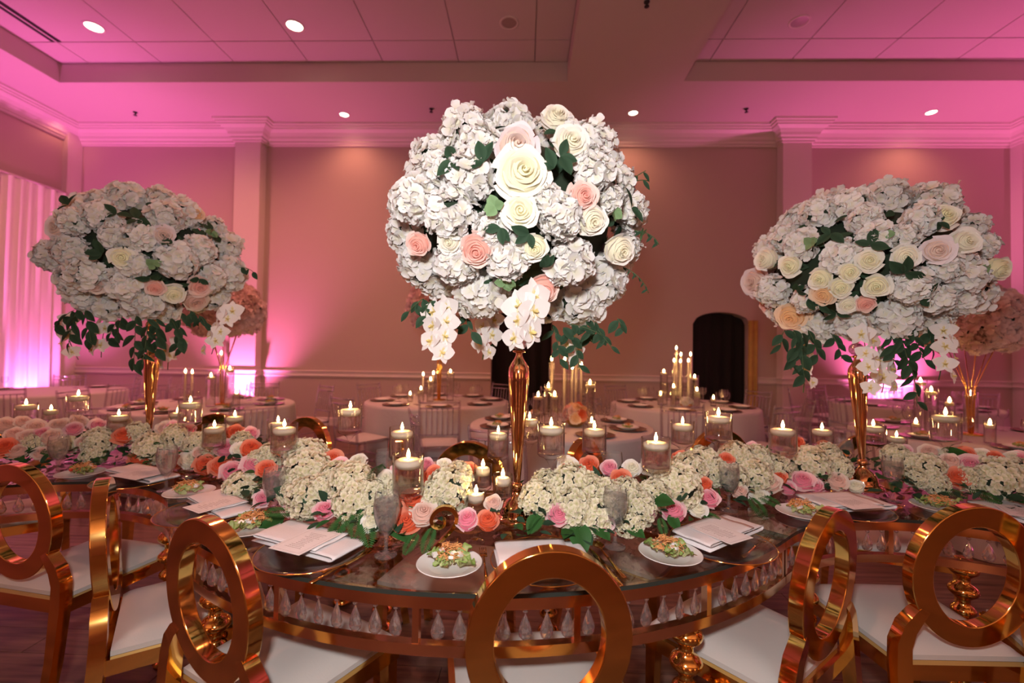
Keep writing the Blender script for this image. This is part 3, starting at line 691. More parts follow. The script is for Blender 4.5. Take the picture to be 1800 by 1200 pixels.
# ------------------------------------------------------------------ flower balls
class Ball:
    def __init__(s, label, center, rx, rz, seed):
        s.c = Vector(center); s.rx, s.rz = rx, rz; s.rr = random.Random(seed)
        s.t = thing('flower_ball', label, 'flower arrangement', center, 0, 'tall flower balls on gold stands')
        s.used = []
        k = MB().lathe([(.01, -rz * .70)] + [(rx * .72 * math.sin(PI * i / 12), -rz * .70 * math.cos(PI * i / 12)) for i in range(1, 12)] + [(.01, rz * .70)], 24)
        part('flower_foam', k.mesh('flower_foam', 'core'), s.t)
    def hit(s, px, py, k=.86):
        o = CAM - s.c; d = ray(px, py).normalized(); a_, b_ = s.rx * k, s.rz * k
        sc_ = lambda v: Vector((v.x / a_, v.y / a_, v.z / b_))
        O, D = sc_(o), sc_(d); A = D.dot(D); B = O.dot(D); Cc = O.dot(O) - 1; disc = B * B - A * Cc
        if disc >= 0: return o + d * ((-B - math.sqrt(disc)) / A)
        p = O + D * (-B / A); p.normalize(); return Vector((p.x * a_, p.y * a_, p.z * b_))
    def normal(s, p): return Vector((p.x / s.rx ** 2, p.y / s.rx ** 2, p.z / s.rz ** 2)).normalized()
    def bloom(s, nm, mesh, p, r, n=None, rad_used=None, jit=.12):
        n = n or s.normal(p); n = (n + Vector([s.rr.uniform(-jit, jit) for _ in range(3)])).normalized()
        s.used.append((p.copy(), rad_used or r)); part(nm, mesh, s.t, p, facing(n, s.rr.uniform(0, 6.28)), r)
    def size(s, p, dpx, px, py):
        d = (s.c + p - CAM).dot(F); c = 800 / math.sqrt(800 ** 2 + (px - 900) ** 2); return dpx * .5 * d / 800 * (.5 + .5 * c)
    def hyd(s, lst, meshes=None):
        for px, py, d in lst:
            p = s.hit(px, py, .84 + s.rr.uniform(-.03, .04)); s.bloom('hydrangea_head', s.rr.choice(meshes or SILK), p, s.size(p, d, px, py) * .92)
    def rose(s, lst):
        for px, py, d, k in lst:
            p = s.hit(px, py, .93); r = s.size(p, d, px, py) * .97; n = (s.normal(p) * .8 + (CAM - s.c - p).normalized() * .8).normalized()
            s.bloom('rose', s.rr.choice(ROSE[k]), p, r, n, r * .8)
    def fill(s, n, r, meshes=None, zlo=-.6, sep=.86):
        ga = PI * (3 - math.sqrt(5))
        for i in range(n):
            z = 1 - (1 - zlo) * (i + .5) / n; q = math.sqrt(1 - z * z); a = i * ga + s.rr.uniform(-.1, .1)
            p = Vector((q * math.cos(a) * s.rx * .84, q * math.sin(a) * s.rx * .84, z * s.rz * .84)); r_ = r * s.rr.uniform(.85, 1.1)
            if any((p - u).length < (ru + r_) * sep * (.8 if z > -.2 else .7) for u, ru in s.used): continue
            s.bloom('hydrangea_head', s.rr.choice(meshes or SILK), p, r_)
    def leaves(s, lst, mesh=None, nm='leaf', n_each=3):
        for px, py, L in lst:
            p = s.hit(px, py, .95); nn = s.normal(p)
            for k in range(n_each):
                q = facing((nn * 1.0 + Vector([s.rr.uniform(-.3, .3) for _ in range(3)])).normalized(), s.rr.uniform(0, 6.28) + k * 6.28 / n_each) @ Quaternion((0, 1, 0), -.35)
                part(nm, mesh or LEAF, s.t, p, q, L * s.rr.uniform(.8, 1.15))
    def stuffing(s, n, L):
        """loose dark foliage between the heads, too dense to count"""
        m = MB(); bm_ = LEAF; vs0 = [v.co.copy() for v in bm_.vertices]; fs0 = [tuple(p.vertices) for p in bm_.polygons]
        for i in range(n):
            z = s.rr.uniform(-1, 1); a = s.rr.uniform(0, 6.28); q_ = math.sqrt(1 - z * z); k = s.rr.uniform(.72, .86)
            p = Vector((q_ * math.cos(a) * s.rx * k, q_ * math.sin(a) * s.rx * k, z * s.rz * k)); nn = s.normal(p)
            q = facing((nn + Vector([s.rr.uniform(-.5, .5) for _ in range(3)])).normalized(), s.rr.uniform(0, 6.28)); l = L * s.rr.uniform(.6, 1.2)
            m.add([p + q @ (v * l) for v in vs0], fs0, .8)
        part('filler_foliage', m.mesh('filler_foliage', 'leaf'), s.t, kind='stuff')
    def at(s, px, py, dy):
        return at_y(px, py, s.c.y + dy) - s.c
    def spray(s, a, b, dy, n, size):
        p0, p1 = s.at(a[0], a[1], dy), s.at(b[0], b[1], dy - .02); mid = (p0 + p1) / 2 + Vector((s.rr.uniform(-.02, .02), -.03, .01))
        pts = [p0 * (1 - t) ** 2 + mid * 2 * t * (1 - t) + p1 * t * t for t in [i / 10 for i in range(11)]]
        st = part('orchid_spray', MB().tube(pts, .0022, 5).mesh('orchid_spray', 'stem'), s.t)
        for i in range(n):
            t = (i + .3) / n; p = pts[min(10, int(t * 10))]; sd = (-1) ** i
            nn = Vector((sd * .55 + s.rr.uniform(-.2, .2), -.8, .15 + s.rr.uniform(-.2, .2))).normalized()
            part('orchid_bloom', s.rr.choice(ORCH), st, p + Vector((sd * size * .42, -.012 - .004 * i, -.006)), facing(nn, s.rr.uniform(-.4, .4)), size * 1.2 * (1 - .25 * t) * s.rr.uniform(.9, 1.1))
    def sprig(s, a, b, dy, n, L, mesh=None):
        p0, p1 = s.at(a[0], a[1], dy), s.at(b[0], b[1], dy); mid = (p0 + p1) / 2 + Vector((s.rr.uniform(-.03, .03), s.rr.uniform(-.03, .02), .02))
        pts = [p0 * (1 - t) ** 2 + mid * 2 * t * (1 - t) + p1 * t * t for t in [i / 10 for i in range(11)]]
        st = part('leaf_sprig', MB().tube(pts, .0016, 5).mesh('leaf_sprig', 'stem'), s.t)
        for i in range(n):
            t = (i + .6) / n; p = pts[min(10, int(t * 10))]; sd = (-1) ** i
            d = Vector((sd * s.rr.uniform(.35, .9), s.rr.uniform(-.35, .2), -s.rr.uniform(.5, 1.0))).normalized()
            x = d; zz = (Vector((s.rr.uniform(-.5, .5), -1, .3)) - x * Vector((0, -1, .3)).dot(x)).normalized(); y_ = zz.cross(x).normalized(); zz = x.cross(y_)
            q = Matrix((x, y_, zz)).transposed().to_quaternion()
            part('leaf', mesh or (LEAF if s.rr.random() < .7 else LEAFN), st, p, q, L * s.rr.uniform(.75, 1.15))

b = Ball('large white flower ball in the centre, brightest and nearest, with one big cream rose', (at_y(907, 368, 1.69).x, 1.69, 1.884), .48, .375, 3)
b.rose([(978, 207, 58, 'W'), (1003, 250, 64, 'W'), (918, 303, 96, 'Y'), (915, 370, 64, 'Y'), (1025, 345, 54, 'K'), (1040, 388, 60, 'W'), (838, 439, 64, 'K'), (735, 430, 46, 'K'), (940, 435, 50, 'Y'), (1090, 440, 58, 'W'), (955, 509, 56, 'K'), (908, 256, 80, 'L'), (790, 425, 46, 'W')])
b.hyd([(815, 226, 100), (893, 205, 88), (1060, 235, 90), (1018, 200, 62), (748, 268, 84), (735, 352, 92), (825, 312, 98), (790, 375, 92), (1040, 298, 84), (1095, 315, 74), (700, 410, 76), (985, 382, 84), (745, 462, 92), (805, 462, 84), (845, 512, 104), (895, 452, 88), (1000, 460, 92), (1062, 485, 92), (1025, 530, 112), (1094, 522, 100), (722, 525, 76), (968, 545, 62), (1122, 440, 56), (1120, 365, 60), (845, 255, 70), (708, 355, 70), (865, 405, 70), (960, 350, 60), (1065, 350, 60), (700, 470, 64), (1112, 480, 70), (780, 300, 70)])
b.fill(64, .085, sep=1.0); b.stuffing(260, .06)
b.leaves([(800, 282, .06), (985, 275, .06), (975, 295, .055), (850, 285, .055), (930, 410, .05), (1110, 365, .06), (955, 470, .05), (880, 400, .05), (1070, 215, .05)], LEAF)
b.leaves([(870, 362, .034), (890, 494, .034), (1125, 415, .03), (1080, 372, .03)], EUCA, 'eucalyptus_leaf', 5)
for a_, e_ in (((1095, 325), (1135, 300)), ((1100, 335), (1140, 318))): b.sprig(a_, e_, -.1, 3, .05)
b.sprig((1115, 405), (1158, 430), -.1, 6, .03, LEAFN); b.sprig((1095, 470), (1140, 515), -.12, 8, .02, LEAFN)
b.spray((775, 540), (768, 625), -.22, 7, .048); b.spray((860, 560), (848, 632), .10, 5, .045); b.spray((925, 520), (912, 612), -.30, 6, .052); b.spray((1000, 590), (1022, 640), .05, 4, .036)
for a_, e_, n_, dy in (((745, 525), (715, 552), 4, -.2), ((760, 528), (748, 560), 4, -.24), ((790, 530), (800, 580), 6, -.15), ((825, 540), (832, 590), 5, -.1), ((970, 570), (985, 640), 7, -.05), ((990, 575), (1018, 650), 7, -.08), ((1000, 570), (1060, 590), 5, -.1), ((1045, 565), (1080, 615), 7, -.1), ((1085, 560), (1098, 580), 4, -.15), ((860, 560), (870, 610), 4, .15), ((1030, 560), (1040, 600), 4, 0)):
    b.sprig(a_, e_, dy, n_, .052)

b = Ball('white flower ball at the left, dimmer, with trailing dark leaves', (at_y(248, 436, 2.49).x + .05, 2.49, 1.915), .45, .36, 5)
b.rose([(214, 453, 46, 'Y'), (305, 517, 40, 'Y'), (273, 506, 34, 'K'), (351, 503, 42, 'K'), (343, 528, 48, 'B'), (287, 413, 40, 'L'), (165, 500, 40, 'B'), (100, 400, 46, 'L'), (345, 375, 30, 'A')])
b.hyd([(215, 335, 74), (165, 340, 56), (180, 380, 66), (285, 345, 64), (320, 375, 66), (245, 415, 64), (310, 455, 78), (345, 345, 50), (380, 400, 50), (415, 430, 60), (400, 480, 70), (130, 390, 60), (85, 450, 70), (125, 440, 70), (150, 480, 74), (105, 530, 74), (155, 520, 70), (220, 500, 70), (250, 530, 76), (190, 535, 66), (290, 545, 56), (395, 530, 60), (235, 465, 60), (350, 440, 60), (200, 415, 55), (380, 555, 44)])
b.fill(64, .085, sep=1.0); b.stuffing(240, .06)
b.leaves([(240, 385, .07), (205, 375, .06), (180, 445, .06), (350, 490, .06), (265, 490, .06), (120, 360, .07), (370, 405, .06), (300, 420, .05)], LEAF)
b.leaves([(372, 410, .035), (270, 465, .035), (205, 510, .03)], EUCA, 'eucalyptus_leaf', 5)
b.sprig((130, 375), (105, 358), -.2, 3, .06); b.sprig((420, 470), (448, 482), -.1, 3, .05)
b.spray((120, 560), (138, 632), -.1, 5, .046); b.spray((190, 555), (178, 628), -.05, 6, .046); b.spray((405, 545), (372, 622), -.2, 8, .046); b.spray((310, 600), (295, 650), .1, 4, .046)
for a_, e_, n_, dy in (((130, 545), (95, 575), 5, -.2), ((135, 545), (120, 610), 6, -.22), ((150, 545), (160, 600), 6, -.22), ((215, 555), (205, 590), 5, -.2), ((240, 555), (235, 650), 9, -.25), ((260, 560), (250, 640), 8, -.28), ((275, 560), (275, 620), 7, -.25), ((300, 560), (315, 610), 6, -.22), ((320, 550), (325, 620), 6, -.2), ((330, 545), (360, 570), 5, -.2), ((210, 560), (190, 600), 5, -.1)):
    b.sprig(a_, e_, dy, n_, .075)

b = Ball('white flower ball at the right, with a row of cream and peach roses', (at_y(1530, 456, 2.16).x - .04, 2.16, 1.83), .48, .345, 9)
b.rose([(1388, 467, 42, 'Y'), (1442, 490, 44, 'Y'), (1528, 458, 46, 'Y'), (1592, 450, 50, 'W'), (1698, 424, 56, 'W'), (1540, 503, 50, 'Y'), (1478, 505, 44, 'Y'), (1490, 536, 38, 'W'), (1447, 518, 44, 'A'), (1338, 540, 36, 'K'), (1392, 556, 56, 'A'), (1522, 534, 38, 'K'), (1318, 497, 54, 'L'), (1648, 440, 56, 'L'), (1762, 474, 54, 'Y'), (1494, 478, 42, 'Y'), (1660, 380, 56, 'Y'), (1345, 455, 44, 'W')])
b.hyd([(1560, 345, 80), (1500, 365, 76), (1620, 385, 70), (1440, 375, 70), (1395, 385, 66), (1345, 440, 66), (1480, 450, 72), (1410, 430, 66), (1600, 500, 84), (1690, 480, 90), (1640, 520, 76), (1575, 555, 96), (1500, 565, 74), (1435, 570, 76), (1345, 565, 62), (1360, 510, 64), (1720, 520, 90), (1640, 560, 84), (1540, 415, 66), (1720, 395, 60), (1590, 415, 60), (1700, 560, 70), (1740, 430, 56), (1660, 470, 60), (1420, 525, 56), (1380, 420, 56), (1520, 385, 64)])
b.fill(66, .088, sep=1.0); b.stuffing(240, .06)
b.leaves([(1460, 410, .06), (1530, 430, .06), (1400, 510, .06), (1420, 525, .05), (1590, 480, .07), (1650, 390, .05), (1620, 520, .06), (1470, 550, .06), (1440, 535, .05)], LEAF)
b.leaves([(1425, 428, .035), (1555, 412, .035), (1720, 480, .04)], EUCA, 'eucalyptus_leaf', 5)
b.spray((1415, 590), (1412, 690), -.1, 5, .038); b.spray((1515, 575), (1525, 690), -.22, 8, .043); b.spray((1540, 620), (1550, 690), -.1, 5, .048); b.spray((1660, 570), (1650, 668), -.22, 7, .043)
for a_, e_, n_, dy in (((1380, 580), (1372, 610), 4, -.18), ((1395, 580), (1390, 650), 7, -.2), ((1410, 585), (1415, 670), 8, -.22), ((1420, 580), (1438, 630), 6, -.2), ((1460, 585), (1480, 630), 5, -.15), ((1560, 580), (1570, 640), 7, -.2), ((1580, 580), (1600, 650), 8, -.22), ((1600, 575), (1630, 640), 7, -.22), ((1630, 575), (1640, 620), 5, -.2), ((1600, 640), (1612, 715), 5, -.15)):
    b.sprig(a_, e_, dy, n_, .066)

# ------------------------------------------------------------------ flower garlands on the table
def on_table(P):
    """distance from the table's centre line (None when off the table)"""
    best = None
    for c, a0, a1 in SEGS:
        dx, dy = P.x - c[0], P.y - c[1]; r = math.hypot(dx, dy); a = math.degrees(math.atan2(dy, dx))
        if a0 - 1 <= a <= a1 + 1 or a0 - 1 <= a + 360 <= a1 + 1 or a0 - 1 <= a - 360 <= a1 + 1:
            v = r - 1.165
            if best is None or abs(v) < abs(best[0]): best = (v, c, a)
    return best
MW, MH = .215, .185
def mound(px, py):
    d = ray(px, py); bestp = None; bv = 1e9; yv = 1.0
    while yv < 4.5:
        P = CAM + d * (yv / d.y); q = on_table(P)
        if q and abs(q[0]) < MW:
            gap = P.z - (TT + MH * math.sqrt(1 - (q[0] / MW) ** 2))
            if gap <= 0: return P, q
            if gap < bv and abs(q[0]) < .1: bv = gap; bestp = (P, q)
        yv += .008
    return bestp or (at_z(px, py, TT + .08), on_table(at_z(px, py, TT + .08)) or (0, CA, 0))
class Garland:
    def __init__(s, label, px, seed):
        s.rr = random.Random(seed); P, q = mound(*px); s.o = Vector((P.x, P.y, TT)); s.P = []
        s.t = thing('flower_garland', label, 'garland', s.o, 0, 'flower garlands along the serpentine table')
    def place(s, px, py, d):
        P, q = mound(px, py); dep = (P - CAM).dot(F); c = 800 / math.hypot(800, px - 900)
        r = d * .5 * dep / 800 * (.45 + .55 * c)
        view = (CAM - P).normalized(); n = (view * .75 + Vector((0, 0, .55)) + Vector([s.rr.uniform(-.18, .18) for _ in range(3)])).normalized()
        P = P - view * r * .35
        if P.z - r * .75 < TT: P.z = TT + r * .75
        s.P.append(P); return P - s.o, n, r
    def hyd(s, lst):
        for px, py, d in lst:
            p, n, r = s.place(px, py, d); part('hydrangea_head', s.rr.choice(FRESH), s.t, p, facing(n, s.rr.uniform(0, 6)), r * 1.06)
    def rose(s, lst):
        for px, py, d, k in lst:
            p, n, r = s.place(px, py, d); part('rose', s.rr.choice(ROSE[k]), s.t, p + n * r * .45, facing(n, s.rr.uniform(0, 6)), r * 1.0)
    def fern(s, lst, mesh=None, nm='fern_frond'):
        for px, py, L, ang in lst:
            P, q = mound(px, py); view = (CAM - P).normalized(); x = (Vector((math.cos(ang), -.55, math.sin(ang) * .75)) + view * .2).normalized(); z = (Vector((0, 0, .8)) + view * .6); z = (z - x * z.dot(x)).normalized(); y_ = z.cross(x)
            p = P - s.o; p.z = max(p.z, .03)
            part(nm, mesh or FERN, s.t, p, Matrix((x, y_, z)).transposed().to_quaternion(), L)
    def bed(s, pxs, n, wide=1.0):
        """the leafy bed under the blooms, too dense to count"""
        m = MB(); src = [(LEAF, .046), (LEAFN, .05), (BROAD, .046)]
        P0, q0 = mound(*pxs[0]); P1, q1 = mound(*pxs[1]); mi = []
        c = q0[1]; a0, a1 = rad(q0[2]), rad(q1[2])
        if pxs[2:]: c, a0, a1 = pxs[2], rad(pxs[3]), rad(pxs[4])
        for i in range(n):
            a = s.rr.uniform(a0, a1); v = s.rr.uniform(-1, 1) ; v = v * MW * wide; h = MH * .80 * math.sqrt(max(0, 1 - (v / (MW * 1.15)) ** 2)) * s.rr.uniform(.35, 1)
            p = pol(c, 1.165 + v, a, .012 + h) - Vector((s.o.x, s.o.y, 0)); me, L = src[s.rr.randrange(3)]
            out = Vector((math.cos(a), math.sin(a), 0)) * (1 if v > 0 else -1); x = (out * s.rr.uniform(.2, 1) + Vector((s.rr.uniform(-.6, .6), s.rr.uniform(-.6, .6), s.rr.uniform(-.1, .6)))).normalized()
            z = (Vector((0, 0, 1)) + out * .5 + Vector([s.rr.uniform(-.4, .4) for _ in range(3)])); z = (z - x * z.dot(x)).normalized(); y_ = z.cross(x); q = Matrix((x, y_, z)).transposed().to_quaternion(); l = L * s.rr.uniform(.6, 1.2)
            if any(math.hypot(p.x + s.o.x - vx, p.y + s.o.y - vy) < .115 for vx, vy in (VC, VL, VR)): continue
            vs = [p + q @ (w_.co * l) for w_ in me.vertices]
            for w_ in vs: w_.z = max(w_.z, .004)
            m.add(vs, [tuple(f.vertices) for f in me.polygons], s.rr.uniform(.2, 1), mi=0 if s.rr.random() < .6 else 1)
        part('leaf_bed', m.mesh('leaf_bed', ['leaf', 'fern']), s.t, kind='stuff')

g = Garland('flower garland at the far left of the table with coral roses at frame edge', (110, 790), 21)
g.hyd([(175, 776, 56), (241, 760, 42), (120, 782, 36), (165, 800, 44), (215, 748, 34), (60, 778, 40)])
g.rose([(10, 790, 46, 'C'), (32, 797, 38, 'B'), (74, 799, 32, 'B'), (75, 768, 38, 'P'), (62, 755, 38, 'B'), (105, 752, 38, 'B'), (217, 768, 36, 'C'), (172, 750, 30, 'P'), (10, 752, 40, 'B'), (148, 780, 30, 'B'), (25, 766, 34, 'B'), (50, 772, 38, 'B'), (135, 745, 34, 'B'), (90, 772, 40, 'B'), (130, 757, 32, 'P'), (200, 757, 30, 'B'), (40, 745, 30, 'B')])
g.fern([(170, 802, .11, -.3), (120, 805, .11, 2.6), (220, 795, .11, -.2)]); g.bed([(0, 0), (0, 0), CB, 84, 131], 480, 1.15); g.bed([(0, 0), (0, 0), CD, -75, -49], 150)
g = Garland('flower garland of cream hydrangeas and pink roses between left and central vases', (560, 850), 22)
g.hyd([(268, 788, 60), (312, 768, 52), (425, 777, 40), (425, 862, 62), (370, 788, 40), (420, 868, 55), (540, 806, 72), (540, 832, 82), (542, 874, 76), (617, 852, 82), (625, 882, 76), (575, 860, 62), (510, 868, 44), (480, 800, 50), (790, 860, 78), (805, 838, 52), (590, 840, 60), (655, 870, 54), (345, 780, 44), (455, 812, 46), (390, 765, 40), (760, 870, 50), (700, 860, 44), (660, 905, 40)])
g.rose([(304, 755, 32, 'P'), (241, 792, 28, 'P'), (246, 810, 40, 'C'), (335, 812, 40, 'W'), (362, 820, 42, 'C'), (388, 822, 40, 'C'), (398, 792, 40, 'P'), (412, 762, 32, 'C'), (442, 792, 40, 'C'), (410, 832, 46, 'P'), (309, 812, 36, 'C'), (415, 762, 30, 'C'), (422, 792, 32, 'W'), (445, 822, 44, 'P'), (469, 828, 36, 'C'), (461, 878, 32, 'P'), (585, 809, 34, 'C'), (600, 824, 38, 'P'), (630, 816, 34, 'W'), (679, 846, 36, 'W'), (571, 901, 42, 'P'), (509, 897, 28, 'P'), (650, 922, 32, 'W'), (765, 840, 42, 'C'), (750, 820, 28, 'P'), (745, 907, 50, 'B'), (727, 882, 42, 'C'), (715, 922, 52, 'C'), (825, 828, 30, 'C'), (822, 917, 42, 'P'), (858, 918, 40, 'C'), (867, 887, 32, 'B'), (290, 755, 30, 'B'), (330, 760, 30, 'P'), (355, 800, 34, 'B'), (440, 765, 30, 'P'), (700, 835, 34, 'P'), (510, 800, 30, 'W'), (780, 820, 26, 'W')])
g.fern([(640, 905, .12, -1.2), (615, 900, .11, -2.0), (655, 850, .13, 1.2), (762, 925, .09, -1.8), (600, 915, .10, -1.6), (520, 900, .10, 3.0), (630, 890, .11, -1.5), (735, 935, .08, -2.0)]); 
g.bed([(0, 0), (0, 0), CA, -140, -95], 380); g.bed([(0, 0), (0, 0), CB, 39, 82], 300)
g.fern([(500, 915, .09, -2.8), (690, 920, .09, -.5)], BROAD, 'broad_leaf')
g = Garland('flower garland of cream hydrangeas and coral roses right of the central vase', (1180, 860), 23)
g.hyd([(947, 878, 66), (1008, 893, 76), (1045, 903, 76), (1032, 868, 72), (1005, 858, 82), (960, 852, 52), (1120, 893, 64), (1187, 855, 86), (1210, 826, 62), (1235, 815, 62), (1295, 806, 62), (1330, 812, 62), (1322, 836, 66), (1425, 816, 70), (1477, 822, 42), (1290, 840, 50), (1150, 870, 56), (1060, 872, 66), (1365, 822, 50), (1100, 862, 50), (1260, 832, 50), (1455, 800, 46), (1105, 920, 50)])
g.rose([(1001, 836, 38, 'C'), (1036, 822, 38, 'C'), (997, 820, 36, 'W'), (1071, 825, 32, 'P'), (1091, 846, 40, 'C'), (981, 908, 44, 'P'), (1060, 920, 38, 'P'), (1112, 826, 32, 'W'), (1237, 855, 32, 'C'), (1247, 878, 38, 'P'), (1185, 903, 44, 'P'), (1226, 898, 32, 'W'), (1140, 903, 32, 'P'), (1197, 808, 32, 'C'), (1277, 811, 30, 'C'), (1165, 812, 28, 'P'), (1352, 853, 46, 'B'), (1370, 842, 30, 'C'), (1385, 860, 30, 'P'), (1410, 850, 44, 'P'), (1335, 880, 32, 'W'), (1430, 858, 36, 'P'), (1470, 849, 40, 'B'), (1505, 858, 30, 'W'), (1450, 789, 30, 'C'), (1404, 780, 24, 'C'), (1325, 790, 26, 'P'), (1385, 800, 28, 'B'), (1140, 826, 28, 'W'), (1300, 866, 30, 'B')])
g.fern([(1317, 872, .11, -1.2), (1330, 868, .10, -.6), (1230, 900, .08, -.4), (955, 905, .08, -2.2), (1160, 908, .07, -1.5)])
g.fern([(1012, 918, .10, -1.3), (1040, 915, .08, -.7), (1100, 922, .07, -.4), (1140, 880, .09, .4), (948, 905, .07, -2.2), (1175, 905, .06, -1)], BROAD, 'broad_leaf')
g.bed([(0, 0), (0, 0), CA, -86, -46], 330); g.bed([(0, 0), (0, 0), CC, 92, 133], 320)
g = Garland('flower garland at the far right of the table with a large coral rose', (1700, 830), 24)
g.hyd([(1575, 802, 48), (1627, 826, 66), (1647, 852, 44), (1755, 842, 88), (1600, 815, 44), (1700, 842, 50), (1790, 830, 60), (1610, 838, 44)])
g.rose([(1635, 797, 36, 'B'), (1670, 815, 38, 'B'), (1705, 821, 46, 'P'), (1685, 842, 44, 'C'), (1700, 802, 34, 'C'), (1747, 807, 32, 'C'), (1795, 812, 42, 'P'), (1725, 803, 34, 'W'), (1660, 800, 30, 'W'), (1780, 806, 30, 'W'), (1590, 795, 28, 'P')])
g.fern([(1600, 842, .11, 2.8), (1590, 826, .11, 2.9), (1640, 855, .11, -.4), (1700, 858, .11, -.6), (1580, 842, .10, -2.4)]); g.bed([(0, 0), (0, 0), CC, 45, 86], 420, 1.12)
g.fern([(1650, 800, .1, .6), (1560, 840, .09, 2.6)], BROAD, 'broad_leaf')

# ------------------------------------------------------------------ floating candles in stemmed glasses
def flame_mesh(h, w_):
    return MB().lathe([(.0006, 0), (w_ * .7, h * .14), (w_, h * .32), (w_ * .8, h * .55), (w_ * .4, h * .8), (.0004, h)], 10).mesh('flame', 'flame')
FLAME = flame_mesh(.032, .0062); FL_S = flame_mesh(.034, .0075)
WICK = MB().tube([(0, 0, -.004), (.001, 0, .007)], .0011, 6).mesh('wick', 'wick')
gcache = {}
def glass_cup(D, cup, H):
    k = (round(D, 3), round(cup, 3), round(H, 3))
    if k in gcache: return gcache[k]
    r = D / 2; b = H - cup; sr = .0042; fr = r * .95
    shell = [(.001, .004), (fr, .0005), (fr, .003), (.02, .007), (.009, .014), (.011, .022), (.008, .03), (sr, .04)]
    if b > .09: shell += [(sr, b - .055), (.006, b - .035), (.016, b - .018), (r * .55, b - .008)]
    else: shell += [(sr, max(.041, b - .02)), (r * .5, b - .006)]
    shell += [(r * .93, b), (r, b + .008), (r, H), (r - .0022, H), (r - .0022, b + .012), (r * .6, b + .005), (.001, b + .003)]
    wl = H - .033 if cup > .1 else H - .028
    gcache[k] = (MB().lathe(shell, 28, cap=False).mesh('glass_shell', 'glass', True, 60), MB().lathe([(.001, b + .006), (r * .6, b + .008), (r - .003, b + .015), (r - .003, wl), (.001, wl)], 28, cap=False).mesh('water', 'water', True, 40), wl)
    return gcache[k]
def candle_mesh(r):
    k = ('c', round(r, 3))
    if k not in gcache: gcache[k] = MB().lathe([(.001, -.016), (r * .7, -.016), (r * .93, -.009), (r, .0), (r * .97, .008), (r * .8, .012), (r * .3, .0105), (.001, .009)], 28, cap=False).mesh('wax', 'wax')
    return gcache[k]
def candle(px, rim, Y, D, cup, desc):
    P = at_y(px, rim, Y); H = max(cup + .03, P.z - TT - .001); sh, wt, wl = glass_cup(D, cup, H)
    t = thing('candle_glass', 'stemmed glass candle vase with water, ' + desc, 'candle holder', (P.x, P.y, TT + .001), 0, 'stemmed glass candle vases')
    part('glass_shell', sh, t); part('water', wt, t)
    t = thing('floating_candle', 'lit floating candle in the glass ' + desc, 'candle', (P.x, P.y, TT + .001 + wl + .005), 0, 'floating candles')
    part('wax', candle_mesh(D / 2 - .007), t); part('wick', WICK, t, (0, 0, .011)); part('flame', FLAME if D > .08 else FL_S, t, (0, 0, .014), None, D / .1 if D > .08 else .85)
for a in [
    (46, 708, 2.48, .10, .10, 'nearest the left frame edge'), (90, 717, 2.62, .08, .085, 'second from the left frame edge, smaller'),
    (138, 692, 2.42, .10, .10, 'third from the left, tallest of the left trio'), (209, 725, 2.42, .10, .105, 'just left of the left vase'),
    (312, 722, 2.72, .09, .10, 'right of the left vase, behind another'), (325, 738, 2.80, .07, .07, 'small one low behind the tallest, right of left vase'),
    (335, 702, 2.18, .10, .12, 'tallest one right of the left vase'), (377, 745, 2.16, .10, .11, 'over coral roses, fourth right of the left vase'),
    (413, 727, 2.52, .10, .11, 'behind the coral roses, fifth right of left vase'), (489, 737, 2.22, .10, .115, 'rear one of the overlapping pair left of centre'),
    (500, 744, 1.80, .10, .11, 'front one of the overlapping pair left of centre'), (616, 712, 1.93, .10, .115, 'standing alone highest, left of centre'),
    (707, 750, 1.80, .10, .12, 'behind the brightest near candle left of centre'), (718, 798, 1.47, .10, .125, 'nearest the viewer, left of the number 2'),
    (849, 816, 1.66, .066, .085, 'small, rearmost of the votive trio by central vase'), (837, 862, 1.52, .067, .065, 'small, lowest of the votive trio beside number 2'),
    (884, 833, 1.56, .067, .085, 'small, beside the central vase foot'), (876, 754, 1.92, .09, .12, 'half hidden behind left of central vase'),
    (931, 730, 1.98, .09, .11, 'immediately right of the central vase, rear'), (969, 742, 1.66, .10, .12, 'right of the central vase, front'),
    (1045, 747, 1.92, .10, .115, 'in front of the far chair right of centre'), (1153, 769, 1.67, .104, .115, 'nearest the viewer, right of centre'),
    (1200, 739, 2.05, .10, .105, 'behind and right of the nearest one right of centre'), (1263, 725, 1.99, .11, .12, 'tall one below the black arched doorway'),
    (1376, 747, 2.00, .11, .115, 'right of centre above the pink roses, near right vase'), (1445, 751, 2.30, .10, .10, 'just left of the right vase'),
    (1535, 745, 2.26, .10, .10, 'just right of the right vase'), (1576, 764, 2.42, .09, .085, 'lower one, second right of the right vase'),
    (1662, 724, 2.08, .11, .13, 'widest one near the right frame edge')]: candle(*a)

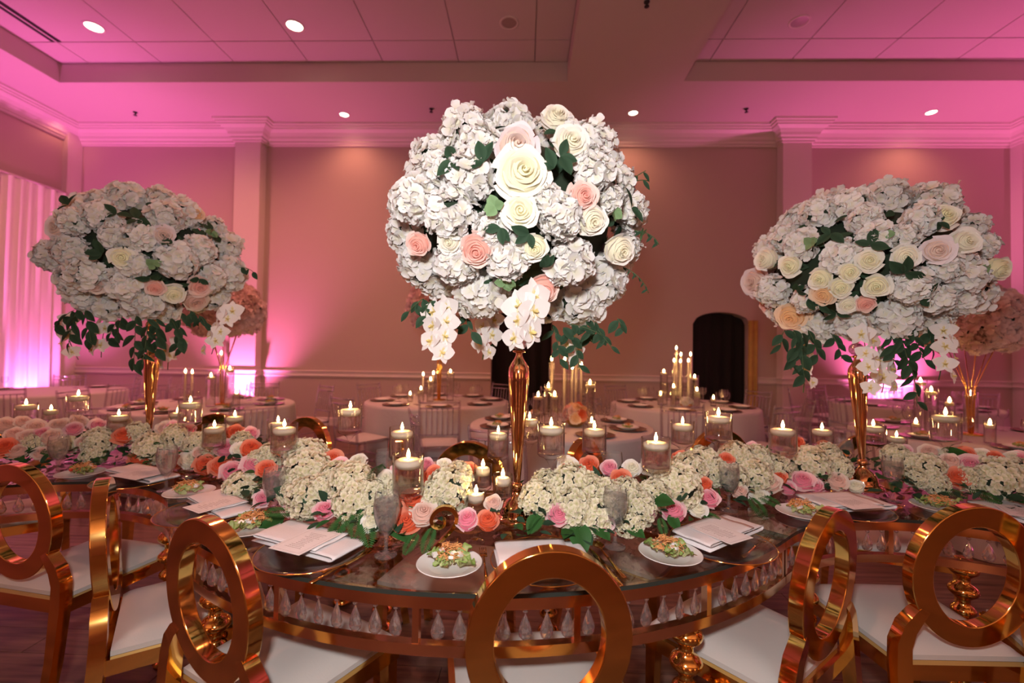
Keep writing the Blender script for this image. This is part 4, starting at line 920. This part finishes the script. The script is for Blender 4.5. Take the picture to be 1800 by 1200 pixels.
# ------------------------------------------------------------------ water goblets
def goblet_meshes():
    sh = [(.001, .003), (.034, .0005), (.034, .003), (.012, .008), (.006, .02), (.0055, .05), (.008, .062), (.022, .078), (.034, .105), (.0405, .135), (.0405, .160), (.036, .192), (.0345, .192), (.039, .160), (.039, .135), (.0325, .105), (.02, .081), (.001, .070)]
    wt = [(.001, .072), (.019, .083), (.031, .106), (.0378, .135), (.0381, .155), (.0365, .170), (.001, .170)]
    return MB().lathe(sh, 28, cap=False).mesh('bowl_and_stem', 'glass', True, 60), MB().lathe(wt, 28, cap=False).mesh('water', 'water', True, 40)
GOB, GWAT = goblet_meshes(); GOB.materials[0] = M['goblet']
for px, py, z, full, lb in [
    (101, 835, TT, 1, 'water goblet at far left in front of pale roses'), (292, 862, TT, 1, 'water goblet left, beside the second napkin and salad'),
    (481, 915, TT, 1, 'water goblet left of the big cream hydrangeas'), (678, 976, TT, 1, 'water goblet nearest the viewer, left of the salad plate'),
    (1081, 961, TT, 1, 'water goblet right of centre, glowing with reflected light'), (1281, 897, TT, 1, 'water goblet above the right napkin and menu'),
    (1569, 880, TT, 1, 'water goblet right of the right vase'), (675, 872, TT, 0, 'empty goblet on the far side behind hydrangeas left of centre'),
    (1078, 872, TT, 0, 'empty goblet on the far side behind coral roses right of centre'), (1484, 830, TT, 0, 'empty goblet on the far side left of right vase')]:
    P = at_z(px, py, z)
    if not full:
        d = ray(px, py); P = CAM + d * ({675: 2.0, 1078: 2.05, 1484: 2.5}[px] / d.y); P.z = z
    t = thing('water_goblet', lb, 'glass', (P.x, P.y, TT + .0005), 0, 'water goblets'); part('bowl_and_stem', GOB, t)
    if full: part('water', GWAT, t)

# ------------------------------------------------------------------ place settings
CHG = MB().lathe([(.001, .004), (.10, .004), (.115, .008), (.160, .013), (.165, .0145), (.160, .016), (.114, .011), (.10, .007), (.001, .007)], 48, cap=False).mesh('charger_disc', 'charger', True, 50)
CRIM = MB().tube([(.163 * math.cos(2 * PI * i / 48), .163 * math.sin(2 * PI * i / 48), .0150) for i in range(49)], .0018, 6).mesh('gold_rim', 'gold')
PLATE = MB().lathe([(.001, .003), (.052, .003), (.056, .0), (.060, .001), (.064, .007), (.092, .017), (.0955, .0195), (.094, .021), (.062, .011), (.054, .007), (.001, .006)], 48, cap=False).mesh('plate_body', 'china', True, 60)
def lett(seed):
    rr = random.Random(seed); m = MB(); ph = [rr.uniform(0, 6) for _ in range(4)]
    def fn(u, v):
        s = 2 * v - 1; ww = .55 * math.sin(PI * min(.98, u * .9 + .06)) ** .6
        return (u, s * ww * .5 + .03 * math.sin(9 * u + ph[0]), .18 * math.sin(2.6 * u) + .13 * abs(s) + .13 * math.sin(13 * u + ph[1]) * abs(s) + .08 * math.sin(9 * s + ph[2]))
    m.grid(fn, 12, 8, lambda u, v: min(1, max(0, .25 * u + .75 * abs(2 * v - 1) * u + .2)))
    return m.mesh('lettuce_leaf', 'lettuce')
LET = [lett(s) for s in range(4)]
def shred(seed):
    rr = random.Random(seed); m = MB()
    for i in range(110):
        a = rr.uniform(0, 6.28); r = .026 * math.sqrt(rr.random()); p = Vector((r * math.cos(a), r * math.sin(a), .012 + .018 * (1 - (r / .026) ** 2) * rr.random() + .004)); d = Vector((rr.uniform(-1, 1), rr.uniform(-1, 1), rr.uniform(-.5, .6))).normalized() * rr.uniform(.005, .010)
        m.tube([p - d, p + Vector((0, 0, rr.uniform(-.002, .004))), p + d], .0008, 3)
    return m.mesh('shredded_topping', 'carrot')
SHR = [shred(s) for s in (1, 2)]
TOM = MB().lathe([(.0005, -.005), (.004, -.004), (.006, 0), (.004, .004), (.0005, .005)], 10).mesh('tomato_piece', 'tomato')
CHEESE = MB().box((-.006, -.005, -.003), (.006, .005, .003)).mesh('pale_dice', 'china', False)
def salad(P, lb, seed, sc=1.0):
    rr = random.Random(seed); t = thing('salad', lb, 'salad', P, rr.uniform(0, 6), 'plated salads'); t.scale = (sc,) * 3
    for i in range(18):
        a = rr.uniform(0, 6.28); q = .030 * math.sqrt(rr.random()); L = rr.uniform(.022, .040)
        part('lettuce_leaf', rr.choice(LET), t, (q * math.cos(a), q * math.sin(a), .004 + .0009 * i), Quaternion((0, 0, 1), rr.uniform(0, 6.28)) @ Quaternion((0, 1, 0), rr.uniform(-.5, .1)) @ Quaternion((1, 0, 0), rr.uniform(-.9, .9)), L)
    part('shredded_topping', rr.choice(SHR), t, (rr.uniform(-.008, .008), rr.uniform(-.008, .008), .004), None, 1.25, kind='stuff')
    for i in range(1): part('tomato_piece', TOM, t, (rr.uniform(-.028, .028), rr.uniform(-.028, .028), .026))
    for i in range(5): part('pale_dice', CHEESE, t, (rr.uniform(-.025, .025), rr.uniform(-.025, .025), .028), (rr.uniform(-.6, .6), rr.uniform(-.6, .6), rr.uniform(0, 3)))
for i, (px, py, lb) in enumerate([(790, 992, 'in front of the number 2, nearest the viewer'), (1178, 974, 'right of centre beside the right napkin'), (440, 928, 'half hidden behind the tilted oval chair at left'), (333, 866, 'left, between the left goblet and oval chair'), (142, 833, 'far left above the edge-on chair'), (1411, 902, 'above the edge-on chair at right'), (1650, 892, 'partly hidden behind the round-back chair at right')]):
    P = at_z(px, py, TT + .012); t = thing('salad_plate', 'round white plate of salad, ' + lb, 'plate', (P.x, P.y, TT + .0005), 0, 'white salad plates'); part('plate_body', PLATE, t)
    salad((P.x, P.y, TT + .0085), 'green salad with shredded orange topping, ' + lb, 40 + i, 1.35)
def charger(px, py, lb):
    P = at_z(px, py, TT + .01); t = thing('charger_plate', lb, 'plate', (P.x, P.y, TT + .0005), 0, 'clear charger plates with gold rims'); part('charger_disc', CHG, t); part('gold_rim', CRIM, t)
def frame4(q, z):
    p = [at_z(x, y, z) for x, y in q]; c = sum(p, Vector()) / 4; ex = ((p[1] + p[2]) - (p[0] + p[3])) / 2; ey = ((p[3] + p[2]) - (p[0] + p[1])) / 2
    return c, ex, ey
def napkin(q, lb, seed):
    c, ex, ey = frame4(q, TT + .022)
    if ex.length < ey.length: ex, ey = ey, -ex
    L, W = ex.length / 2, ey.length / 2; t = thing('napkin', lb, 'napkin', (c.x, c.y, TT + .0165), math.atan2(ex.y, ex.x), 'folded white napkins')
    m = MB(); rr = random.Random(seed)
    path = [(-L, .002), (L * .93, .002), (L * .985, .005), (L, .009), (L * .985, .013), (L * .93, .0155), (0, .0155), (-L * .90, .0150), (-L * .96, .017), (-L * .975, .020), (-L * .95, .023), (-L * .88, .0245), (0, .0245), (L * .60, .0235)]
    def fn(u, v):
        k = u * (len(path) - 1); i = min(int(k), len(path) - 2); f = k - i; x = path[i][0] + (path[i + 1][0] - path[i][0]) * f; z = path[i][1] + (path[i + 1][1] - path[i][1]) * f
        s = 2 * v - 1; return (x, s * W * (1 - .03 * math.sin(3 * u)), z + .0012 * math.sin(5 * s + 4 * u) * (z / .02))
    m.grid(fn, 52, 8); o = part('folded_cloth', m.mesh('folded_cloth', 'linen'), t)
    so = o.modifiers.new('thickness', 'SOLIDIFY'); so.thickness = .0022; so.offset = 0
def menu(q, lb):
    c, ex, ey = frame4(q, TT + .046)
    if ex.length < ey.length: ex, ey = ey, -ex
    L, W = ex.length / 2, ey.length / 2; t = thing('menu_card', lb, 'menu', (c.x, c.y, TT + .0455), math.atan2(ex.y, ex.x), 'printed menu cards on napkins')
    part('card', MB().box((-L, -W, 0), (L, W, .0012)).mesh('card', 'paper', False), t)
    m = MB(); rr = random.Random(int(abs(c.x) * 1000))
    def ln(x0, y0, x1, y1, z=.0015): m.add([(x0, y0, z), (x1, y0, z), (x1, y1, z), (x0, y1, z)], [(0, 1, 2, 3)])
    a, b = L * .90, W * .84
    for y0 in (-b, b): ln(-a, y0 - .0004, a, y0 + .0004)
    for x0 in (-a, a): ln(x0 - .0004, -b, x0 + .0004, b)
    n = 12
    for i in range(n):
        x = -L * .62 + L * 1.3 * i / n; hw = W * rr.uniform(.25, .62)
        k = -hw
        while k < hw: l = rr.uniform(.003, .008); ln(x - .0012, k, x + .0012, min(hw, k + l)); k += l + .002
    part('printed_lines', m.mesh('printed_lines', 'ink', False), t)
for i, (nq, mq, cp, lb) in enumerate([
    ([(451, 950), (500, 920), (638, 954), (590, 988)], [(475, 962), (552, 926), (600, 939), (522, 977)], (550, 968), 'left of the nearest goblet'),
    ([(1186, 938), (1280, 908), (1339, 928), (1242, 973)], [(1209, 925), (1246, 915), (1325, 945), (1284, 957)], (1268, 955), 'right of centre above the white seat'),
    ([(326, 882), (388, 864), (446, 898), (392, 912)], [(327, 890), (405, 870), (430, 880), (343, 904)], (362, 900), 'above the tilted oval chair at left'),
    ([(188, 831), (232, 820), (316, 836), (265, 850)], [(207, 837), (238, 821), (287, 829), (252, 843)], (238, 844), 'far left beside the left goblet'),
    ([(1402, 876), (1520, 869), (1567, 893), (1450, 899)], [(1455, 874), (1505, 872), (1545, 891), (1490, 896)], (1487, 894), 'below the right vase'),
    ([(864, 962), (1010, 956), (1050, 990), (880, 1000)], [(920, 964), (985, 960), (1005, 985), (935, 992)], (958, 985), 'behind the front centre chair'),
    ([(1735, 890), (1830, 886), (1870, 912), (1770, 918)], [(1765, 892), (1815, 890), (1845, 908), (1795, 914)], (1805, 905), 'at the right frame edge')]):
    charger(*cp, 'clear glass charger plate with gold rim, ' + lb); napkin(nq, 'folded white cloth napkin on a charger, ' + lb, i); menu(mq, 'pale printed menu card lying on the napkin ' + lb)
def cut_mesh(kind):
    m = MB()
    if kind == 'spoon':
        m.grid(lambda u, v: (.058 * (u - .5) + .10, .019 * math.sin(PI * max(.03, min(.97, u))) ** .7 * (2 * v - 1), .006 + .007 * ((2 * u - 1) ** 2 * .6 + (2 * v - 1) ** 2 * .8)), 12, 8)
    if kind == 'fork':
        m.box((.062, -.011, .005), (.085, .011, .0075))
        for k in range(4): m.box((.085, -.011 + k * .0062, .005), (.125, -.0078 + k * .0062, .0072))
    if kind == 'knife':
        m.grid(lambda u, v: (.02 + .11 * u, .009 * (2 * v - 1) * (1 - .5 * u ** 4) , .003 + .0012 * (1 - abs(2 * v - 1))), 8, 4)
    e = {'spoon': .075, 'fork': .066, 'knife': .022}[kind]
    m.rect_sweep([(-.10, 0, .004), (-.05, 0, .0042), (0, 0, .006), (e, 0, .0065)], [(0, 0, 1)] * 4, [(0, 1, 0)] * 4, [.006, .005, .003, .003], [.0014, .0015, .0016, .0014])
    return m.mesh(kind, 'gold')
CUT = {k: cut_mesh(k) for k in ('spoon', 'fork', 'knife')}
for kind, head, tail, lb in [('spoon', (652, 960), (608, 985), 'gold spoon between the left napkin and nearest goblet'), ('knife', (640, 975), (598, 998), 'gold knife beside the left napkin, below the spoon'),
    ('fork', (849, 972), (856, 1030), 'gold fork right of the nearest salad plate'), ('spoon', (1052, 964), (1093, 1012), 'gold spoon right of the front chair back'),
    ('knife', (1045, 975), (1082, 1020), 'gold knife right of the front chair back, beside the spoon'), ('spoon', (466, 905), (440, 915), 'gold spoon by the goblet left of the hydrangeas'),
    ('fork', (1583, 892), (1565, 908), 'gold fork right of the napkin below the right vase'), ('fork', (1345, 950), (1300, 985), 'gold fork on the right of the right-hand charger plate')]:
    a, b = at_z(*head, TT), at_z(*tail, TT); d = (a - b); ang = math.atan2(d.y, d.x); c = a - d.normalized() * .10
    o = part(kind, CUT[kind], None, (c.x, c.y, TT + .0005), (0, 0, ang)); tag(o, lb, kind, 'gold cutlery')
# gold table number
P = at_z(781, 968, TT); nb = thing('table_number', 'shiny gold number 2 standing among the roses', 'table number', (P.x, P.y, TT + .0005), .1)
K = .00188 / 6
pts2 = [(872, 318), (884, 345), (868, 385), (825, 400), (775, 385), (748, 335), (765, 275), (815, 225), (880, 205), (950, 222), (995, 275), (995, 345), (955, 420), (890, 490), (820, 560), (760, 610), (735, 632)]
def stroke(m, pts, wid, dep):
    v = [Vector(((x - 880) * K, 0, (640 - y) * K)) for x, y in pts]; f = []
    for i in range(len(v) - 1):
        for t in (0, .25, .5, .75):
            p0, p1, p2, p3 = v[max(0, i - 1)], v[i], v[i + 1], v[min(len(v) - 1, i + 2)]
            f.append(.5 * ((2 * p1) + (p2 - p0) * t + (2 * p0 - 5 * p1 + 4 * p2 - p3) * t * t + (3 * p1 - p0 - 3 * p2 + p3) * t ** 3))
    f.append(v[-1]); n = len(f)
    tg = [(f[min(n - 1, i + 1)] - f[max(0, i - 1)]).normalized() for i in range(n)]
    m.rect_sweep(f, [Vector((0, 1, 0))] * n, [Vector((t.z, 0, -t.x)) for t in tg], [wid(i / (n - 1)) * .72 for i in range(n)], dep)
m = MB(); stroke(m, pts2, lambda t: .0035 + .0055 * math.sin(PI * min(1, max(.0, t * 1.05))) ** .8, .011)
part('digit_stroke', m.mesh('digit_stroke', 'gold', True, 35), nb)
m = MB(); stroke(m, [(728, 632), (790, 606), (850, 600), (910, 618), (960, 622), (1000, 585), (1012, 528)], lambda t: .006 * (1 - t * .7), .011)
part('digit_base', m.mesh('digit_base', 'gold', True, 35), nb)

# ------------------------------------------------------------------ the guest tables behind
def cloth_mesh(r, seed, z=.755):
    rr = random.Random(seed); n = 72; m = MB(); ph = [rr.uniform(0, 6) for _ in range(3)]
    rows = [(0.001, z), (r * .6, z), (r, z), (r + .012, z - .006), (r + .018, z - .03), (r + .022, z - .25), (r + .03, .36), (r + .036, .18), (r + .042, .006)]
    vs = []
    for k, (q, zz) in enumerate(rows):
        w_ = max(0, (z - .02 - zz) / z)
        for i in range(n):
            a = 2 * PI * i / n; f = w_ * .055 * (math.sin(9 * a + ph[0]) + .5 * math.sin(17 * a + ph[1])); vs.append(((q + f) * math.cos(a), (q + f) * math.sin(a), zz))
    m.add(vs, [(k * n + i, k * n + (i + 1) % n, (k + 1) * n + (i + 1) % n, (k + 1) * n + i) for k in range(len(rows) - 1) for i in range(n)])
    return m.mesh('cloth', 'pintuck')
CLOTH = {}
def chiavari_proto():
    t = thing('chiavari_chair', 'x', 'chair', (0, 0, 0), 0, 'x')
    m = MB(); pr = 10
    m.grid(lambda u, v: ((u - .5) * .38 * (1 + .08 * v), .02 + .38 * v, .445 + .03 * (1 - max(abs(2 * u - 1), abs(2 * v - 1)) ** 4)), 8, 8); part('seat_cushion', m.mesh('seat_cushion', 'seat'), t)
    m = MB(); c4 = [(-.19, .01), (-.205, .40), (.205, .40), (.19, .01)]
    for (xa, ya), (xb, yb) in zip(c4, c4[1:] + c4[:1]): m.tube([(xa, ya, .43), (xb, yb, .43)], .013, 6)
    for zz in (.15, .24): m.tube([(-.2, .39, zz), (.2, .39, zz)], .008, 5); m.tube([(-.2, .0, zz), (-.2, .39, zz)], .008, 5); m.tube([(.2, .0, zz), (.2, .39, zz)], .008, 5)
    part('seat_frame', m.mesh('seat_frame', 'acrylic'), t)
    m = MB()
    for sx in (-1, 1): m.tube([(sx * .19, .01, .43), (sx * .195, -.01, .65), (sx * .198, -.055, .90), (sx * .198, -.058, .92)], [.014, .014, .012, .007], 6)
    for zz, yy in ((.885, -.05), (.83, -.04), (.56, -.0)): m.tube([(-.195, yy, zz), (0, yy - .012, zz), (.195, yy, zz)], .010, 5)
    for k in range(6):
        x = -.13 + .052 * k; m.tube([(x, -.01, .56), (x, -.03, .70), (x, -.05, .83)], [.006, .009, .006], 5)
    part('backrest', m.mesh('backrest', 'acrylic'), t)
    for x, yy in ((-.19, .01), (.19, .01), (-.205, .40), (.205, .40)):
        part('leg', MB().tube([(x * 1.06, yy * 1.05 - (.03 if yy < .1 else 0), 0), (x, yy, .43)], [.010, .014], 6).mesh('leg', 'acrylic'), t)
    return t
CHI = chiavari_proto(); chi_used = False
def chi(loc, face, label, group):
    global chi_used
    t = CHI if not chi_used else copy_tree(CHI); chi_used = True
    t.location = (*loc, 0); t.rotation_euler = (0, 0, math.atan2(-face[0], face[1])); t['label'] = label; t['group'] = group
WG = MB().lathe([(.001, .002), (.032, .0005), (.032, .002), (.006, .008), (.004, .09), (.01, .10), (.032, .125), (.039, .155), (.034, .20), (.033, .20), (.037, .155), (.03, .127), (.001, .105)], 16, cap=False).mesh('wine_glass_body', 'glass', True, 60)
DCH = MB().lathe([(.001, .003), (.10, .003), (.155, .012), (.157, .0135), (.155, .015), (.10, .006), (.001, .006)], 28, cap=False).mesh('charger_disc', 'darkplate', True, 60)
CYL = {}
def cyl_glass(r, h):
    k = (round(r, 3), round(h, 2))
    if k not in CYL: CYL[k] = MB().lathe([(.001, .001), (r, .001), (r, h), (r - .002, h), (r - .002, .006), (.001, .006)], 18, cap=False).mesh('glass_shell', 'glass', True, 60)
    return CYL[k]
def bg_candle(px, py, Y, kind, where, nth):
    """flame seen at px,py; taper or floating candle in a clear cylinder on a guest table"""
    P = at_y(px, py, Y); fz = P.z - .017; Hf = fz - .757
    if kind == 't':
        rg = .026; t = thing('cylinder_vase', nth + ' slim taper cylinder from left, table ' + where, 'vase', (P.x, P.y, .757), 0, 'cylinder vases ' + where)
        part('glass_shell', cyl_glass(rg, max(.06, Hf - .02)), t)
        t = thing('taper_candle', nth + ' lit taper candle from left, table ' + where, 'candle', (P.x, P.y, .7635), 0, 'taper candles ' + where)
        h = Hf - .012; part('wax', MB().lathe([(.010, 0), (.0095, h), (.002, h + .002)], 10).mesh('wax', 'wax'), t); part('flame', FL_S, t, (0, 0, h + .002), None, 1.35)
    else:
        rg = .048 if kind == 'f' else .036; H = max(.07, Hf + .03)
        t = thing('cylinder_vase', nth + ' wide water cylinder from left, table ' + where, 'vase', (P.x, P.y, .757), 0, 'cylinder vases ' + where)
        part('glass_shell', cyl_glass(rg, H), t); wl = max(.02, Hf - .02)
        k = ('w', round(rg, 3), round(wl, 2))
        if k not in CYL: CYL[k] = MB().lathe([(.001, .007), (rg - .003, .007), (rg - .003, k[2]), (.001, k[2])], 18, cap=False).mesh('water', 'water', True, 40)
        part('water', CYL[k], t)
        t = thing('floating_candle', nth + ' lit floating candle from left, table ' + where, 'candle', (P.x, P.y, .757 + wl + .006), 0, 'floating candles ' + where)
        part('wax', candle_mesh(rg - .008), t); part('flame', FL_S, t, (0, 0, .012), None, 1.35)
BUSY = []
def chair_ok(p):
    if any(math.hypot(p[0] - x, p[1] - y) < q for x, y, q in BUSY): return False
    if p[0] < XL + .6 or p[1] > YB - .45: return False
    for c in (CA, CB, CC):
        if .5 < math.hypot(p[0] - c[0], p[1] - c[1]) < 2.05 and c is not CA: return False
    BUSY.append((p[0], p[1], .52)); return True
def guest(name, ctr, r, a_off, nch, seats, seed, skip=()):
    where = name
    SIDE = ['right', 'far right', 'far', 'far left', 'left', 'near left', 'near', 'near right']; taken = {}
    t = thing('round_table', 'round banquet table under a grey cloth, ' + where, 'table', (*ctr, 0), 0, 'round guest tables')
    part('tabletop', MB().lathe([(.05, .725), (r - .01, .725), (r - .005, .735), (r - .005, .748), (.05, .75)], 40).mesh('tabletop', 'dark'), t)
    part('pedestal', MB().lathe([(.3, 0), (.28, .02), (.05, .05), (.05, .725)], 16).mesh('pedestal', 'dark'), t)
    k = round(r, 2)
    if k not in CLOTH: CLOTH[k] = cloth_mesh(r, seed)
    o = part('tablecloth', CLOTH[k], None, (*ctr, 0), (0, 0, seed)); tag(o, 'grey floor-length cloth draped over the round table ' + where, 'tablecloth', 'grey tablecloths on guest tables')
    for i in range(nch):
        a = a_off + 2 * PI * i / nch; d = (math.cos(a), math.sin(a)); sd = SIDE[i]
        cp = (ctr[0] + d[0] * (r + .47), ctr[1] + d[1] * (r + .47))
        if i not in skip and chair_ok(cp): chi((ctr[0] + d[0] * (r + .47), ctr[1] + d[1] * (r + .47)), (-d[0], -d[1]), 'clear chiavari chair on ' + sd + ' side of table ' + where, 'chiavari chairs around the table ' + where)
        if i not in seats: continue
        p = (ctr[0] + d[0] * (r - .20), ctr[1] + d[1] * (r - .20), .7555)
        q = thing('charger_plate', 'bronze charger plate on the ' + sd + ' side of table ' + where, 'plate', p, 0, 'bronze chargers on the table ' + where); part('charger_disc', DCH, q)
        q = thing('salad_plate', 'white plate on the ' + sd + ' side of table ' + where, 'plate', (p[0], p[1], .7625), 0, 'white plates on the table ' + where); part('plate_body', PLATE, q)
        if r < .83 or ctr[1] < 5.2: salad((p[0], p[1], .771), 'small green salad on the ' + sd + ' side of table ' + where, seed * 20 + i)
        for da, rr_, gw in ((.22, .40, 'inner'), (.36, .34, 'outer')):
            q = thing('wine_glass', gw + ' wine glass on the ' + sd + ' side of table ' + where, 'glass', (ctr[0] + math.cos(a + da) * (r - rr_), ctr[1] + math.sin(a + da) * (r - rr_), .7555), 0, 'wine glasses on the table ' + where); part('wine_glass_body', WG, q)
ALL8 = range(8)
W1, W2, W3, W4, W5, W6, W7 = 'behind left of the central vase', 'before the right black doorway', 'nearest behind the central vase', 'behind the left vase', 'by the sheer drapes', 'behind the right vase', 'by the right pink uplight'
T1 = at_y(770, 702, 5.9); T2 = at_y(1200, 712, 5.9); T3 = at_y(985, 745, 4.15); T4 = at_y(362, 716, 5.1); T6 = at_y(1725, 742, 4.0); T7 = at_y(1600, 716, 6.4)
T5 = (-6.75, 6.2)
for T, q in ((T1, .9), (T2, .88), (T3, .8), (T4, .9), (T6, .9), (T7, .9)): BUSY.append((T.x, T.y, q + .44))
BUSY.append((*T5, 1.34))
guest(W1, (T1.x, T1.y), .90, .2, 8, ALL8, 1); guest(W2, (T2.x, T2.y), .88, .45, 8, ALL8, 2)
guest(W3, (T3.x, T3.y), .80, .39, 8, ALL8, 3, skip=(6,)); guest(W4, (T4.x, T4.y), .90, .1, 8, ALL8, 4)
guest(W6, (T6.x, T6.y), .90, .3, 8, ALL8, 6); guest(W7, (T7.x, T7.y), .90, .3, 8, ALL8, 7)
guest(W5, T5, .92, .6, 8, (1, 3), 5)
BGC = sorted([(970, 630, T3.y + .2, 't', W3), (1013, 612, T3.y + .15, 't', W3), (993, 630, T3.y + .1, 't', W3), (1037, 672, T3.y, 'f', W3), (964, 677, T3.y - .05, 's', W3), (946, 693, T3.y, 'f', W3), (1022, 640, T3.y + .25, 't', W3), (1006, 645, T3.y + .3, 't', W3), (975, 692, T3.y - .15, 's', W3), (1040, 738, T3.y - .45, 's', W3),
    (1189, 611, T2.y + .05, 't', W2), (1197, 622, T2.y, 't', W2), (1214, 622, T2.y + .1, 't', W2), (1185, 633, T2.y - .08, 't', W2), (1196, 634, T2.y - .14, 't', W2), (1210, 633, T2.y - .12, 't', W2), (1167, 652, T2.y, 'f', W2), (1221, 661, T2.y - .1, 'f', W2), (1184, 678, T2.y - .25, 's', W2), (1225, 684, T2.y - .3, 's', W2), (1161, 691, T2.y - .1, 's', W2), (1254, 698, T2.y - .1, 's', W2),
    (744, 657, T1.y, 't', W1), (757, 666, T1.y - .15, 'f', W1), (792, 652, T1.y, 'f', W1), (740, 682, T1.y - .3, 's', W1), (721, 691, T1.y - .2, 's', W1), (762, 655, T1.y + .15, 't', W1),
    (326, 652, T4.y, 't', W4), (338, 653, T4.y + .15, 't', W4), (371, 659, T4.y - .2, 'f', W4), (404, 647, T4.y, 'f', W4), (416, 688, T4.y - .35, 's', W4), (389, 620, T4.y + .2, 't', W4),
    (1618, 668, T6.y + .2, 'f', W6), (1637, 684, T6.y, 'f', W6), (1669, 703, T6.y - .15, 's', W6), (1706, 691, T6.y + .1, 'f', W6), (1740, 742, T6.y - .4, 's', W6), (1610, 740, T6.y - .05, 's', W6)], key=lambda q: q[0])
ORD = ['first', 'second', 'third', 'fourth', 'fifth', 'sixth', 'seventh', 'eighth', 'ninth', 'tenth']; cnt = {}
for px, py, Y, k, w_ in BGC:
    key = (w_, k == 't'); cnt[key] = cnt.get(key, -1) + 1; bg_candle(px, py, Y, k, w_, ORD[cnt[key]])

# tall arrangements on slim gold stands on three guest tables, and a low one at the centre
def bg_ball(c, zc, r, where, seed, ht=.757):
    rr = random.Random(seed)
    t = thing('gold_branch_stand', 'slim gold branching flower stand ' + where, 'vase', (c[0], c[1], ht), 0, 'gold branch stands on guest tables')
    part('base', MB().lathe([(.09, 0), (.09, .012), (.02, .02)], 20).mesh('base', 'gold'), t)
    for k in range(6):
        a = k * PI / 3; h = zc - r * .5 - ht
        part('branch', MB().tube([(.015 * math.cos(a), .015 * math.sin(a), .012), (.03 * math.cos(a), .03 * math.sin(a), h * .5), (.17 * math.cos(a), .17 * math.sin(a), h)], [.006, .005, .004], 6).mesh('branch', 'gold'), t)
    t = thing('flower_ball', 'blush pink hydrangea ball on a gold branch stand ' + where, 'flower arrangement', (c[0], c[1], zc), 0, 'blush flower balls on guest tables')
    part('flower_foam', MB().lathe([(.01, -r * .6)] + [(r * .7 * math.sin(PI * i / 10), -r * .6 * math.cos(PI * i / 10)) for i in range(1, 10)] + [(.01, r * .6)], 16).mesh('flower_foam', 'core'), t)
    n = 42; ga = PI * (3 - math.sqrt(5))
    for i in range(n):
        z = 1 - 1.75 * (i + .5) / n; q = math.sqrt(max(0, 1 - z * z)); d = Vector((q * math.cos(i * ga), q * math.sin(i * ga), z))
        part('hydrangea_head', rr.choice(SILKP), t, Vector((d.x * r * .82, d.y * r * .82, d.z * r * .7)), facing(d, rr.uniform(0, 6)), r * .30)
P = at_y(395, 545, T4.y); bg_ball((P.x, P.y), P.z, .38, W4, 51)
P = at_y(1705, 565, T6.y); bg_ball((P.x, P.y), P.z, .34, W6, 52)
bg_ball((T1.x, T1.y + .05), 1.98, .40, W1, 53)
P = at_y(1012, 728, T3.y - .1)
t = thing('low_flower_bowl', 'low centrepiece of peach and coral roses on the table ' + W3, 'flower arrangement', (P.x, P.y, .757)); rr = random.Random(77)
part('bowl', MB().lathe([(.05, 0), (.09, .04), (.10, .08), (.06, .085)], 20).mesh('bowl', 'gold'), t)
for i in range(16):
    z = 1 - .95 * (i + .5) / 16; q = math.sqrt(1 - z * z); a = i * 2.4; d = Vector((q * math.cos(a), q * math.sin(a), z))
    part('rose', rr.choice(ROSE[rr.choice('AACBK')]), t, Vector((0, 0, .08)) + d * .10, facing(d, a), .055)
P = (T2.x - .1, T2.y - .42)
t = thing('low_flower_bowl', 'low white flower centrepiece on the table ' + W2, 'flower arrangement', (P[0], P[1], .757))
part('bowl', MB().lathe([(.04, 0), (.07, .04), (.07, .06)], 20).mesh('bowl', 'gold'), t)
for i in range(9):
    z = 1 - .95 * (i + .5) / 9; q = math.sqrt(1 - z * z); a = i * 2.4; d = Vector((q * math.cos(a), q * math.sin(a), z))
    part('rose', rr.choice(ROSE['W']), t, Vector((0, 0, .06)) + d * .06, facing(d, a), .045)
